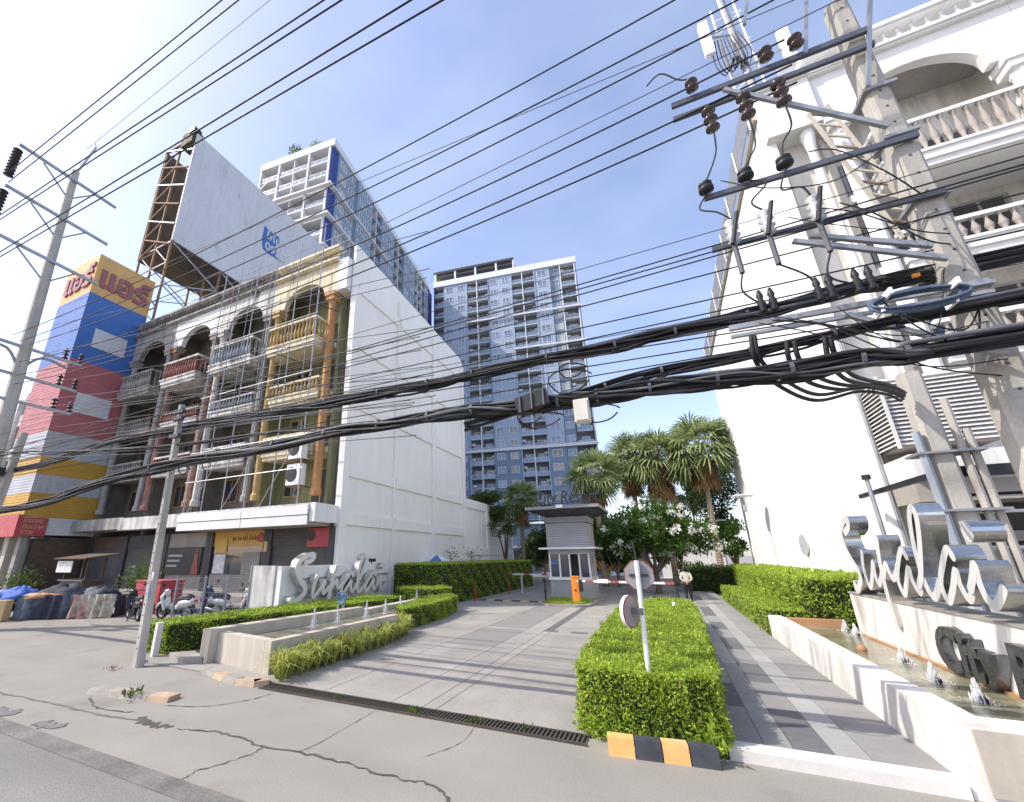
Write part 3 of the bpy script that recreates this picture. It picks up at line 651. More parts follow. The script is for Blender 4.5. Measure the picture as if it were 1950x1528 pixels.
def shophouse(x0, x1, c, label, detail=False, roofy=33., group=None):
    t = thing('shophouse', label, 'building', ((x0+x1)/2,17,0), group=group); xm = (x0+x1)/2
    put('main_block', MB().box(x0,x1,18.9,roofy,0,20.3), c['side'], t)
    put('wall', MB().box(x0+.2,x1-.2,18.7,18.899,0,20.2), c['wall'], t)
    for xx in (x0,x1-.2): put('party_wall', MB().box(xx,xx+.2,17.45,18.898,0,20.2), c['wall'], t)
    for i, z in enumerate(FL): put('floor_slab', MB().box(x0+.201,x1-.201,17.3,18.699,z-.3,z), c['slab'], t)
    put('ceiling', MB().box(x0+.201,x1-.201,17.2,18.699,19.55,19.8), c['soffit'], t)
    put('frieze', arch_panel(x0,x1,18.15,20.45,16.85,17.2,xm,1.72,19.42), c['frieze'], t)
    put('cornice', MB().box(x0,x1,16.6,17.3,20.451,20.58).box(x0,x1,16.68,17.28,20.36,20.45), c['trim'], t)
    put('coping', MB().box(x0,x1,16.72,17.25,21.28,21.42).box(x0,x1,16.65,17.3,21.421,21.6), c['trim'], t)
    n = 14
    if detail:
        bm = balusters([0], 0, 20.58, 21.28, .14).mesh('baluster', True); bm.materials.append(c['trim'])
        for i in range(n): put('baluster', bm, None, t, loc=(x0+(i+.5)*(x1-x0)/n,16.95,0))
    else: put('parapet_balusters', balusters([x0+(i+.5)*(x1-x0)/n for i in range(n)], 16.95, 20.58, 21.28, .13), c['trim'], t, kind='stuff')
    for s, cm in ((x0+.42,c['pil'][0]),(x1-.42,c['pil'][1])):
        pm = MB(); pm.lathe([(.3,5.6),(.3,5.9),(.23,6.0),(.215,17.3),(.26,17.4),(.24,17.55),(.36,17.95),(.36,18.149)], (s,17.03,0), 10)
        put('pilaster', pm, cm, t, smooth=False)
        put('capital', MB().box(s-.4,s+.4,16.66,17.4,17.9,18.1).box(s-.33,s+.33,16.72,17.36,17.62,17.899), cm, t)
    xa, xb = x0+.72, x1-.72
    for i, (z, yo, h) in enumerate(((14.85,16.2,1.45),(11.7,16.85,.9),(8.35,16.85,.9))):
        bal = put('balcony', MB().box(xa,xb,yo-.08,17.299,z-.28,z).box(xa+.06,xb-.06,yo,17.298,z-.5,z-.281).box(xa-.05,xb+.05,yo-.14,17.3,z+.001,z+.1), c['slab'], t)
        put('handrail', MB().box(xa,xb,yo-.09,yo+.09,z+h-.13,z+h).box(xa,xa+.16,yo+.091,17.2,z+h-.13,z+h).box(xb-.16,xb,yo+.091,17.2,z+h-.13,z+h), c['slab'], bal)
        nb = 13
        xs = [xa+.1+(j+.5)*(xb-xa-.2)/nb for j in range(nb)]
        if detail:
            bm = balusters([0], 0, z+.1, z+h-.13, .155).mesh('baluster', True); bm.materials.append(c['bal'])
            for x in xs: put('baluster', bm, None, bal, loc=(x,yo,0))
        else: put('balusters', balusters(xs, yo, z+.1, z+h-.13, .15), c['bal'], bal, kind='stuff')
        if yo < 16.5:
            sd = MB()
            for xx in (xa+.08,xb-.08):
                for yy in (16.5,16.8,17.08): sd.lathe([(a*.12,z+.1+(h-.23)*b) for a,b in BPROF],(xx,yy,0),6)
            put('side_balusters', sd, c['bal'], bal, kind='stuff')
    for i, z in enumerate(FL):
        window_parts(t, x0+.8, x0+2.2, z+.9, z+2.5, 18.7, c['frame'], K['glass'], 2)
        window_parts(t, xm+.35, x1-.9, z+.06, z+2.5, 18.7, c['frame'], K['darkint'], 2, 'balcony_door')
    return t
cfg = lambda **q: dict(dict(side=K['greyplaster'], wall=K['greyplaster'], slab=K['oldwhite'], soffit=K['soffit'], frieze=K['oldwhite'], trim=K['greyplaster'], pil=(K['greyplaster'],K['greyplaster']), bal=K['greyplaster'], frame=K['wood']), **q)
c1 = cfg(soffit=K['loggia_shade'], wall=K['olive'], slab=K['paleyellow'], frieze=K['paleyellow'], trim=K['paleyellow'], pil=(K['ochre'],K['orange']), bal=K['ochre'], frame=K['ochre'], side=K['sidewall'])
c2 = cfg(soffit=K['loggia_shade'], wall=K['loggia_shade'], pil=(K['oldwhite'],K['greyplaster']), bal=K['bluegrey'])
c3 = cfg(soffit=K['loggia_shade'], wall=K['loggia_shade'], frieze=K['whitewall'], pil=(K['redpaint'],K['rustpil']), bal=K['redpaint'])
c4 = cfg(soffit=K['loggia_shade'], wall=K['loggia_shade'], frieze=K['greyplaster'], slab=K['greyplaster'])
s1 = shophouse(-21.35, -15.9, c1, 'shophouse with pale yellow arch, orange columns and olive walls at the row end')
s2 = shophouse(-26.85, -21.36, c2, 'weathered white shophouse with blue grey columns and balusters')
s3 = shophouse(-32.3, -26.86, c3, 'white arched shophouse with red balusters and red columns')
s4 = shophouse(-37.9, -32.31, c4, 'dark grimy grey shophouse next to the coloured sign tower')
# end bay and white side wall of the first shophouse
put('end_bay', MB().box(-15.899,-15.1,18.0,18.9,3.9,20.2), K['olive'], s1)
put('end_frieze', MB().box(-15.899,-15.15,16.82,17.9,18.15,20.45), K['whitewall'], s1)
for z in (15.2,11.9): window_parts(s1, -15.8, -15.25, z, z+2.3, 18.0, K['wood'], K['glass'], 1)
sw = put('side_wall', MB().slab([(-14.9,17.25,0),(-14.9,33.4,0),(-14.9,33.4,20.1),(-14.9,32.9,20.45),(-14.9,17.25,21.6)], (-.198,0,0)), K['sidewall'], s1)
put('rear_wall', MB().box(-15.098,-14.92,33.41,46.0,0,7.3), K['sidewall'], s1)
for y, z1 in ((17.5,18.4),(22.4,20.2),(27.6,19.8),(33.15,19.6)):
    put('wall_pier', MB().box(-14.899,-14.74,y-.24,y+.24,0,z1), K['sidewall'], s1)
for y in (38.6,45.75): put('wall_pier', MB().box(-14.919,-14.76,y-.24,y+.24,0,7.2), K['sidewall'], s1)
bz = [at(685.9,543.8,X=-14.9)[2], at(682.5,646.7,X=-14.9)[2], at(694.5,767.6,X=-14.9)[2], at(666.9,886.9,X=-14.9)[2], at(663.3,977.6,X=-14.9)[2]]
py = [17.5,22.4,27.6,33.15]
for z in bz:
    for i in range(3): put('wall_beam', MB().box(-14.899,-14.79,py[i]+.24,py[i+1]-.24,z-.62,z), K['sidewall'], s1)
for z in (3.15, 7.1):
    for a, b in ((33.4,38.36),(38.84,45.5)): put('wall_beam', MB().box(-14.919,-14.81,a,b,z-.6,z), K['sidewall'], s1)
for z in bz: put('scupper', MB().box(-14.739,-14.62,22.3,22.5,z-.7,z+.1), K['sidewall'], s1)
put('drainpipe', MB().tube([(-15.0,16.98,3.9),(-15.0,16.98,13.2)], .06, 8), K['blackplastic'], s1)
for i, z in enumerate((6.15,7.6)):
    ac = put('air_conditioner', MB().box(-17.9,-16.9,16.35,16.75,z,z+1.15), K['white'], label=['lower','upper'][i]+' white outdoor air conditioning unit between the orange columns', cat='air conditioner', group='outdoor units on the yellow shophouse')
    put('fan_grille', MB().lathe([(.42,0),(.40,.02),(.1,.03)], (-17.55,16.345,z+.58), 20, ax=(0,-1,0)), K['darkmetal'], ac)
    put('bracket', MB().box(-17.85,-16.95,16.4,17.2,z-.08,z-.01), K['rust'], ac)
# canopy fascia and shopfronts
cn = thing('canopy', 'long white metal street canopy above the shopfronts', 'canopy', (-20,15.6,3.9))
for i, (a, b) in enumerate(((-19.9,-15.25),(-25.35,-19.95))):
    put('fascia_panel', MB().box(a,b,15.48,15.56,3.95,4.40).box(a,b,15.45,15.56,4.43,4.88), K['louvrewhite'], cn)
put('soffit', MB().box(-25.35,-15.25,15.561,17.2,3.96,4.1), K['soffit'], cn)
put('top_slab', MB().box(-25.35,-15.25,15.561,17.24,4.7,4.99), K['oldwhite'], cn)
put('end_fascia', MB().box(-15.249,-14.905,15.6,17.24,4.1,5.0), K['whitewall'], cn)
cn2 = thing('canopy', 'stained grey concrete canopy over the dark shops', 'canopy', (-30,15.6,4))
put('fascia_panel', MB().box(-31.5,-25.4,15.5,15.8,4.2,4.95), K['oldwhite'], cn2)
put('fascia_panel', MB().box(-37.9,-31.55,15.7,16.0,4.3,5.05), K['greyplaster'], cn2)
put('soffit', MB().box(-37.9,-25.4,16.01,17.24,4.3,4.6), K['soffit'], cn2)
plat = put('shop_step', MB().box(-38,-14.95,15.0,17.5,0,.32).box(-38,-14.95,15.5,17.5,.321,.6), K['kerbgrey'], kind='structure')
def shopbay(a, b, mats_, label):
    t = thing('shopfront', label, 'shopfront', ((a+b)/2,17.3,.6)); put('shutter', MB().box(a+.3,b-.3,17.26,17.36,.6,3.6), mats_[0], t)
    put('fascia', MB().box(a+.301,b-.301,17.2,17.34,3.1,3.95), mats_[1], t)
    for x in (a,b-.3): put('post', MB().box(x,x+.299,17.1,17.5,.6,3.95), K['roofdark'], t)
    return t
b1 = shopbay(-19.6,-14.95, (K['shutter'],K['shutter']), 'shopfront with grey roller shutter and red corner sign')
put('sign_board', MB().box(-16.7,-15.25,17.12,17.199,2.95,3.9), K['signred'], b1)
put('logo', MB().lathe([(.3,0),(.28,.02)], (-16.45,17.118,3.55), 20, ax=(0,-1,0)), K['darkint'], b1)
b2 = shopbay(-24.5,-19.61, (K['shutter'],K['shopyellow']), 'shopfront with long yellow sign and shaded glass')
put('glass_front', MB().box(-24.1,-20.0,17.2,17.258,.6,3.09), K['glass'], b2)
put('light_panel', MB().box(-21.5,-20.1,17.15,17.199,.6,2.75), K['shutterlight'], b2)
put('poster', MB().box(-23.9,-22.95,17.15,17.199,2.75,3.5), K['shopyellow'], b2); put('poster', MB().box(-23.9,-22.95,17.15,17.199,1.6,2.65), K['paleplastic'], b2)
put('lower_panel', MB().box(-24.1,-21.5,17.15,17.199,.6,1.55), K['shutterlight'], b2)
text('sign_lettering', 'ชุด ณ เจ้า อ้าปัญ', .34, .01, K['wood'], (-22.6,17.18,3.4), FRONT, b2)
put('logo', MB().lathe([(.26,0),(.24,.02)], (-20.25,17.19,3.52), 18, ax=(0,-1,0)), K['signred'], b2)
put('meter_box', MB().box(-19.72,-19.5,17.0,17.099,2.75,3.3), K['cardboard'], b2); put('meter_box', MB().box(-19.72,-19.5,17.0,17.099,1.2,1.9), K['paleplastic'], b2)
b3 = shopbay(-28.9,-24.51, (K['shutterlight'],K['soffit']), 'dark shopfront with black banner and pink printed figure')
put('banner', MB().box(-28.6,-25.1,17.14,17.199,1.5,3.1), K['blackplastic'], b3)
for i in range(3): put('banner_lettering', MB().box(-28.3,-26.9-.2*i,17.12,17.139,2.55-.3*i,2.67-.3*i), K['slatgrey'], b3)
put('printed_figure', MB().slab([(-25.9,17.13,1.52),(-25.2,17.13,1.52),(-25.3,17.13,2.1),(-25.35,17.13,2.55),(-25.55,17.13,2.85),(-25.72,17.13,2.6),(-25.75,17.13,2.1)], (0,-.012,0)), K['dullred'], b3)
put('printed_head', MB().lathe([(.13,0),(.12,.012)],(-25.55,17.13,2.92),12,ax=(0,-1,0)), K['dullred'], b3)
b4 = shopbay(-33.5,-28.91, (K['shutter'],K['roofdark']), 'dark closed shopfront behind the small concrete pole')
b5 = shopbay(-38.0,-33.51, (K['darkint'],K['darkwood']), 'brown shopfront under the stained canopy')
# scaffold in front of the first shophouses
sc_ = thing('scaffold', 'thin steel tube scaffold in front of the yellow and blue grey shophouses', 'scaffold', (-20,15.7,5))
for i, x in enumerate((-16.3,-18.2,-20.2,-22.0,-23.8,-25.4)):
    put('upright', MB().tube([(x,15.75,4.95),(x+.05,15.75,22.6 if i%2==0 else 21.8)], .038, 6), K['steel'], sc_)
for z in (6.8,8.6,10.4,12.3,14.2,16.0,17.8,19.6): put('ledger', MB().tube([(-25.6,15.68,z),(-16.1,15.68,z+.05)], .028, 6), K['steel'], sc_)
for i in range(5): put('upright', MB().tube([(-17.2-i*1.9,16.05,11),(-17.2-i*1.9,16.05,20.9)], .022, 6), K['galv'], sc_)
for i in range(4): put('brace', MB().tube([(-17.2-i*2.2,15.7,17.2-(i%2)*3),(-15.4-i*2.2,16.6,16.4-(i%2)*3)], .03, 6), K['darkmetal'], sc_)
for x in (-25,-22,-19): put('brace', MB().tube([(x,15.72,5),(x+2.4,15.72,8.5)], .025, 6), K['steel'], sc_)
rr = thing('roof_rail', 'thin pipe handrail along the parapet of the yellow shophouse', 'railing', (-20,17.3,21.6))
for i in range(8): put('post', MB().tube([(-15.6-i*1.5,17.3,21.6),(-15.6-i*1.5,17.3,23.0)], .03, 6), K['galv'], rr)
for z in (22.3,23.0): put('rail', MB().tube([(-15.6,17.3,z),(-26.2,17.3,z)], .025, 6), K['galv'], rr)
# ------------------------------------------------------------------ coloured sign tower
st = thing('sign_tower', 'tall sign-clad shophouse front banded yellow, blue, red and ochre', 'building', (-40.5,15,0))
for z0, z1, m in ((22.72,26.35,'signyellow'),(16.93,22.71,'signblue'),(11.2,16.92,'signpink'),(9.35,11.19,'signgrey'),(8.1,9.34,'signochre'),(6.82,8.09,'signgrey'),(5.2,6.81,'signochre')):
    put('cladding_band', MB().box(-43.0,-38.0,12.9 if z1 > 9.4 else 12.95,17.2,z0,z1), K[m], st)
put('shop_block', MB().box(-43.0,-38.01,17.21,33,0,22), K['greyplaster'], st)
put('aluminium_fascia', MB().box(-43.0,-38.0,12.96,17.2,4.05,5.19), K['aluplank'], st)
for z0, z1, m in ((18.3,19.9,'aluplank'),(12.9,14.45,'aluplank')):
    put('vent_panel', MB().box(-37.999,-37.93,13.9,16.2,z0,z1), K['aluplank'], st)
for (s_, fr, loc, sx) in (('แอร์', EAST, (-37.97,13.15,23.55), .78), ('แอร์', FRONT, (-42.6,12.87,23.55), .9)):
    text('sign_lettering', s_, 2.75, .09, K['signmaroon'], loc, fr, st, sx=sx*1.08, sy=.95, offset=.1)
rb = put('red_board', MB().box(-43.2,-37.9,12.7,12.94,3.9,5.3).box(-37.999,-37.9,12.94,14.3,3.95,5.15), K['signred'], st)
for i, s_ in enumerate(('ให้เช่าอาคาร','จำนวน 3 คูหา','573-80')): text('sign_lettering', s_, .36, .012, K['cardboard'], (-37.89,13.0,4.83-.38*i), EAST, rb, sx=.62)
put('entrance', MB().box(-43,-38.2,14.8,17.2,0,3.9), K['darkint'], st)
for i, (x, m) in enumerate(((-38.6,'greyplaster'),(-40.3,'cream'),(-42.6,'greyplaster'))): put('pillar', MB().box(x-.25,x+.25,13.3,13.8,0,4.04), K[m], st)
put('wall_panel', MB().box(-41.9,-40.6,13.9,14.1,0,3.5), K['cream'], st)
put('oval_opening', MB().lathe([(.45,0),(.43,.02)],(-41.25,13.89,1.8),18,ax=(0,-1,0)), K['darkint'], st)
for i in range(3): put('door_leaf', MB().box(-40.0+i*.45,-39.65+i*.45,13.9,14.0,.2,3.3), K[['soffit','shutterlight','soffit'][i]], st)
put('shutter', MB().box(-38.21,-38.05,13.9,16.8,.1,3.6), K['darkwood'], st)
# neighbours further left
nb = thing('shophouse', 'pale old shophouse at the left edge behind the tall pole', 'building', (-48,17,0))
put('main_block', MB().box(-56,-43.02,17,30,0,17.5), K['greyplaster'], nb)
for z in (5,8.3,11.6,14.9): put('balcony', MB().box(-56,-43.05,15.9,16.99,z-.4,z+.75), K['oldwhite'], nb)
for i in range(3): put('column', MB().lathe([(.3,0),(.3,16.8)],(-44-i*5,15.95,0),10), K['oldwhite'], nb)
put('parapet', MB().box(-56,-43.05,16.2,16.99,16.8,18.2), K['oldwhite'], nb)
# ------------------------------------------------------------------ billboard
bb = thing('billboard', 'huge blank white rooftop billboard on a steel lattice', 'billboard', (-39.7,26,22))
BX0, BX1, BY0, BY1, BZ0, BZ1 = -42.3, -37.1, 17.2, 37.5, 30.8, 44.2
wp = put('white_panel', MB().box(BX1,BX1+.12,BY0,BY1,BZ0,BZ1), K['bbwhite'], bb)
put('back_panel', MB().box(BX0-.12,BX0,BY0,BY1,BZ0-.5,BZ1+.3), K['bbback'], bb)
put('floor_panel', MB().box(BX0,BX0+2.4,BY0,BY1,BZ0-.55,BZ0-.45), K['bbback'], bb)
for x in (BX0+.1,(BX0+BX1)/2,BX1-.1):
    for y in (17.3,22.3,27.3,32.3,37.4):
        put('leg', MB().beam((x,y,21),(x,y,BZ1 if y < 18 else BZ0+.2), .16), K['rust'], bb)
for i in range(6):
    z0 = BZ0-.4+i*2.35; z1 = z0+2.35
    put('brace', MB().beam((BX1-.1,17.2,z0),(BX0+.1,17.2,z1), .13), K['galv' if i%2 else 'rust'], bb)
    put('brace', MB().beam((BX0+.1,17.2,z0),((BX0+BX1)/2,17.2,z0+1.1), .10), K['rust'], bb)
for j, y in enumerate((17.3,22.3,27.3,32.3)):
    for i in range(4):
        z0 = 21.2+i*2.4
        put('brace', MB().beam((BX1-.1,y,z0),((BX0+BX1)/2,y,z0+2.4), .09), K['steel'], bb)
        put('brace', MB().beam((BX0+.1,y,z0+2.4),((BX0+BX1)/2,y,z0), .09), K['steel'], bb)
        for x in (BX0+.1, BX1-.1): put('brace', MB().beam((x,y,z0+(i%2)*2.4),(x,y+5,z0+2.4-(i%2)*2.4), .09), K['steel'], bb)
        put('strut', MB().beam((BX0+.1,y,z0+2.4),(BX1-.1,y,z0+2.4), .08), K['steel'], bb)
put('top_beam', MB().beam((BX0,17.3,BZ1+.3),(BX1,17.3,BZ1-.1), .2), K['rust'], bb)
put('floodlight_box', MB().box(BX1-1.9,BX1-.1,16.9,17.9,BZ1-1.2,BZ1+.5), K['bbback'], bb); put('floodlight_box', MB().box(BX1-.8,BX1+.1,16.8,17.6,BZ1+.1,BZ1+.6), K['darkmetal'], bb)
for y in (25,31): put('lamp_arm', MB().beam((BX1,y,BZ1),(BX1+1.0,y+.2,BZ1+.9), .07), K['steel'], bb)
bn = put('torn_banner', MB().slab([tuple(at(a_,b_,X=BX1+.135)) for a_,b_ in ((504,430),(499,455),(500,474),(513,485),(538,501),(531,497),(524,489),(527,480),(523,471),(532,462),(531,452),(517,441))],(.015,0,0)), K['signblue'], wp)
def pan(y, z): return (BX1+.16, y, z)
text('banner_lettering', 'ให้เช่า', 1.5, .01, K['bbwhite'], pan(*at(505,452,X=BX1)[1:]), EAST, wp, offset=.03); text('banner_lettering', '095.9', 1.5, .01, K['bbwhite'], pan(*at(502,473,X=BX1)[1:]), EAST, wp, offset=.03)
for i in range(7): put('banner_scrap', MB().slab([(BX1+.13,30.6+i*.75,34.2+(i*37%5)*.6),(BX1+.13,31.1+i*.75,34.0+(i*37%5)*.6),(BX1+.13,31.2+i*.75,34.9+(i*37%5)*.6),(BX1+.13,30.8+i*.75,35.1+(i*37%5)*.6)],(.012,0,0)), K['umbblue'], wp)

# ================================================================== CONDOMINIUM TOWERS
def window_mesh(w_, h, n=2, bar=True):
    f = MB(); t = .09; f.box(-w_/2,w_/2,-.1,0,0,t); f.box(-w_/2,w_/2,-.1,0,h-t,h)
    for i in range(n+1): x = -w_/2+(w_-t)*i/n; f.box(x,x+t,-.1,0,t,h-t)
    if bar: f.box(-w_/2+t,w_/2-t,-.08,0,h*.32,h*.32+t*.7)
    f = f.mesh('window'); f.materials.append(K['winwhite'])
    g = MB().box(-w_/2+t,w_/2-t,-.035,0,t,h-t).mesh('pane'); g.materials.append(K['glassblue'])
    return f, g
PV = {}
def inst(parent, T, meshes, x, y, z, rz=0, name='window'):
    M_ = T @ TR(x,y,z,rz); w_ = put(name, meshes[0], None, parent, mw=M_)
    for m in meshes[1:]:
        nm = m.name.split('.')[0]; h_ = int(abs(x*13.7+y*7.3+z*5.1)*10)%9
        if nm == 'pane' and h_ in (0,4):
            if m.name not in PV: PV[m.name] = m.copy(); PV[m.name].materials[0] = K['curtain']
            m = PV[m.name]
        put(nm, m, None, w_, mw=M_)
    return w_
win2 = window_mesh(2.35,1.75); win1 = window_mesh(1.9,1.7); doorw = window_mesh(1.9,2.1,2,False)
def balcony_mesh(w_, d, m_slab):
    b = MB().box(0,w_,-.12,d,-.11,.11).mesh('balcony'); b.materials.append(m_slab)
    r = MB(); r.box(.04,w_-.04,-.06,-.03,.12,1.0,0)
    r = r.mesh('glass_railing'); r.materials.append(K['glassblue'])
    h = MB().box(0,w_,-.09,-.01,1.0,1.06); n = max(2,int(w_/1.1))
    for i in range(n+1): h.box(w_*i/n-.02+.02*(i==0),w_*i/n+.02-.02*(i==n),-.08,-.04,.11,1.0)
    h = h.mesh('railing_frame'); h.materials.append(K['alu'])
    return b, r, h
acm = MB().box(-.4,.4,-.28,0,0,.6).mesh('air_conditioner'); acm.materials.append(K['white'])
# centre tower
CT = Matrix.Translation((-49.46,92.07,0)) @ Matrix.Rotation(R_(10.0),4,'Z')
ct = thing('condo_tower', 'tall blue grey apartment tower with white bands behind the palms', 'building', (-49.46,92.07,0), R_(10.0))
Wc, Hc, ZS = 39.5, 77.6, 3.35
def cp(name, mb, m, par=None): return put(name, mb, m, par or ct, mw=CT)
cp('core', MB().box(0,Wc,1.4,18,0,Hc-.3), K['towerrecess'])
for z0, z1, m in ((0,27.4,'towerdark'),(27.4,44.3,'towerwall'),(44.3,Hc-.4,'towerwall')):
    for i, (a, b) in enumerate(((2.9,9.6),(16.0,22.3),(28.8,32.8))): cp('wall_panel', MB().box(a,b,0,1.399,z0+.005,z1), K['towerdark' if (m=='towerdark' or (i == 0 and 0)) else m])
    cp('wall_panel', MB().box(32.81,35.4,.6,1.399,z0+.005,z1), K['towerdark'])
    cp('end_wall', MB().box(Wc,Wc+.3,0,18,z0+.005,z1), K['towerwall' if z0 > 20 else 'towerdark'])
for x, m, z0 in ((12.55,'towerwhite',0),(25.3,'towerwhite',0),(9.62,'towerwall',0),(15.75,'towerdark',0),(22.32,'towerwall',0),(28.55,'towerwall',0),(35.42,'towerwhite',44),(0,'towerblue',0),(39.2,'towerwhite',40)):
    cp('fin', MB().box(x,x+.24,-.2,1.398,z0,Hc-.35), K[m])
cp('parapet', MB().box(-.2,Wc+.35,-.35,18.2,Hc-.3,Hc+1.5), K['towerwhite'])
for z, a, b in ((74.0-3.35*3+.0,9.6,Wc+.5),(74.0-3.35*6,22.3,Wc+.7),(27.4,9.6,Wc+.5),(74.0-3.35*14,-.1,Wc+.6)):
    cp('ledge', MB().box(a,b,-.6,-.21,z-.2,z+.18), K['towerwhite'])
bay = [(.25,2.65),(9.87,2.67),(12.8,2.94),(22.57,2.72),(25.55,2.99),(35.67,3.5)]
bmU = [balcony_mesh(w_,1.5,K['towerslab']) for _, w_ in bay]; bmL = [balcony_mesh(w_,1.5,K['towerwall']) for _, w_ in bay]
for f in range(22):
    z = 74.0-ZS*f
    for i, (x, w_) in enumerate(bay):
        inst(ct, CT, (bmU if f < 14 else bmL)[i], x, 0, z, name='balcony')
        inst(ct, CT, doorw, x+w_/2+.15, 1.4, z+.14, name='balcony_door')
        if (f*7+i*5)%3: put('air_conditioner', acm, None, ct, mw=CT @ TR(x+(.45 if i%2 else w_-.45),1.39,z+1.5+.5*((f+i)%2)))
    for x in (4.6,7.95,17.4,20.7): inst(ct, CT, win1, x, 0, z+.95)
    inst(ct, CT, win2, 30.7, 0, z+.9); inst(ct, CT, win1, 34.1, .6, z+.9)
pg = put('roof_pergola', MB().box(-.1,23.5,-.4,.2,Hc+4.2,Hc+4.9).box(-.1,23.5,5,5.6,Hc+4.2,Hc+4.9).box(-.1,23.5,.2,5,Hc+4.75,Hc+4.85), K['roofdark'], ct, mw=CT)
for x in (.2,6.2,12.2,18.2,23.1): put('pergola_post', MB().box(x,x+.5,-.3,.2,Hc+1.5,Hc+4.2), K['towerwhite'], pg, mw=CT)
put('pergola_beam', MB().box(0,23.4,-.2,.1,Hc+2.9,Hc+3.3), K['roofdark'], pg, mw=CT)
# left wing
LA = R_(7.0); LT = Matrix.Translation((-45.05,43.89,0)) @ Matrix.Rotation(LA,4,'Z') @ Matrix.Translation((-16.9,0,0)); lb = LT.to_translation()
lt = thing('condo_tower', 'apartment tower with white framed balconies and long blue grey side behind the billboard', 'building', tuple(lb), LA)
def lp(name, mb, m, par=None): return put(name, mb, m, par or lt, mw=LT)
lp('core', MB().box(0,16.3,1.6,48,0,77), K['towerrecess'])
lp('parapet', MB().box(-.3,17.2,-.5,48.3,76.6,78.2), K['towerwhite'])
for x in (-.2,4.35,11.35): lp('frame_fin', MB().box(x,x+.35,-.45,1.59,20,76.6), K['towerwhite'])
lp('frame_fin', MB().box(7.95,8.1,-.3,1.59,20,76.6), K['towerwhite'])
lp('blue_corner', MB().box(16.31,16.85,-.1,1.6,20,76.6), K['towerblue']); lp('frame_fin', MB().box(15.9,16.309,-.4,1.59,20,76.6), K['towerwhite'])
bl = [(.16,4.18),(4.72,3.22),(8.12,3.22),(11.72,4.16)]
bmF = [balcony_mesh(w_,1.7,K['towerwhite']) for _, w_ in bl]
for f in range(12):
    z = 73.25-ZS*f
    for i, (x, w_) in enumerate(bl):
        inst(lt, LT, bmF[i], x, -.2, z, name='balcony'); inst(lt, LT, doorw, x+w_-1.3, 1.6, z+.12, name='balcony_door')
        if (f*5+i*3)%4 < 2: put('air_conditioner', acm, None, lt, mw=LT @ TR(x+.8,1.59,z+1.9))
for z in (66.55,59.85,53.15): lp('ledge', MB().box(-.9,17.7,-1.3,-.51,z-.14,z+.22).box(16.86,17.7,-.51,22,z-.14,z+.22), K['towerwhite'])
SB = [(1.6,8,0,'w'),(8,14,.55,'w'),(14,16.2,-.5,'b'),(16.4,18.6,-.5,'b'),(18.6,25,.3,'w'),(25,27.4,-.5,'b'),(27.6,30,-.5,'b'),(30,37,.45,'w'),(37,39.4,-.5,'b'),(39.6,42,-.5,'b'),(42,44.4,-.5,'b'),(44.4,47.4,0,'w')]
fin = lambda y: lp('side_fin', MB().box(16.31,17.1,y-.1,y+.1,20,76.6), K['towerwhite'])
for y in (16.3,27.5,39.5,42.0): fin(y)
sbm = balcony_mesh(2.2,1.3,K['towerwall'])
for (a, b, off, kd) in SB:
    if kd == 'w':
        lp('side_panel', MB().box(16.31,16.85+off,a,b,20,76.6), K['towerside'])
        for f in range(14):
            z = 73.25-ZS*f
            for y in ((a+1.7, b-1.7) if b-a > 5 else ((a+b)/2,)): inst(lt, LT, win1, 16.85+off, y, z+.9, math.pi/2)
    else:
        for f in range(14):
            z = 73.25-ZS*f; inst(lt, LT, sbm, 17.0, a, z, math.pi/2, 'balcony'); inst(lt, LT, doorw, 16.3, (a+b)/2, z+.12, math.pi/2, 'balcony_door')
lp('blue_corner', MB().box(16.31,17.0,47.41,50,20,76.6), K['towerblue'])
def bush(loc, r, n, lm, label, cat, size=.35, trunk=True, name='rooftop_tree'):
    t = thing(name, label, cat, loc)
    P = rng.normal(0,1,(n,3)); P = unit(P)*rng.random((n,1))**.4*np.array(r); P[:,2] += r[2]*1.15
    put('crown', npmesh('crown', leafquads(P+np.array(loc), unit(P), size, .5, 1.)), lm, t)
    if trunk: put('trunk', MB().tube([loc, (loc[0],loc[1],loc[2]+r[2]*1.5)], [.09,.04], 6), K['bark'], t)
    return t
for (px,py,r,lb2) in ((552,290,(1.6,1.4,1.3),'small dark tree on the roof edge of the left tower'),(592,283,(1.5,1.3,1.4),'yellow green tree on the roof of the left tower'),(497,322,(1.0,1.0,.9),'bush overhanging the roof corner of the left tower')):
    p = at(px,py,Z=78.2); bush((p[0],p[1]+1.5,78.2), r, 500, LM['dark' if 'dark' in lb2 else 'palm'], lb2, 'tree')
p = at(828,542,Z=79); bush((-48.6,92.8,79.1),(.9,.7,.7),200,LM['hedge'],'small bush on the roof corner of the centre tower','bush',.3,False,'rooftop_bush')

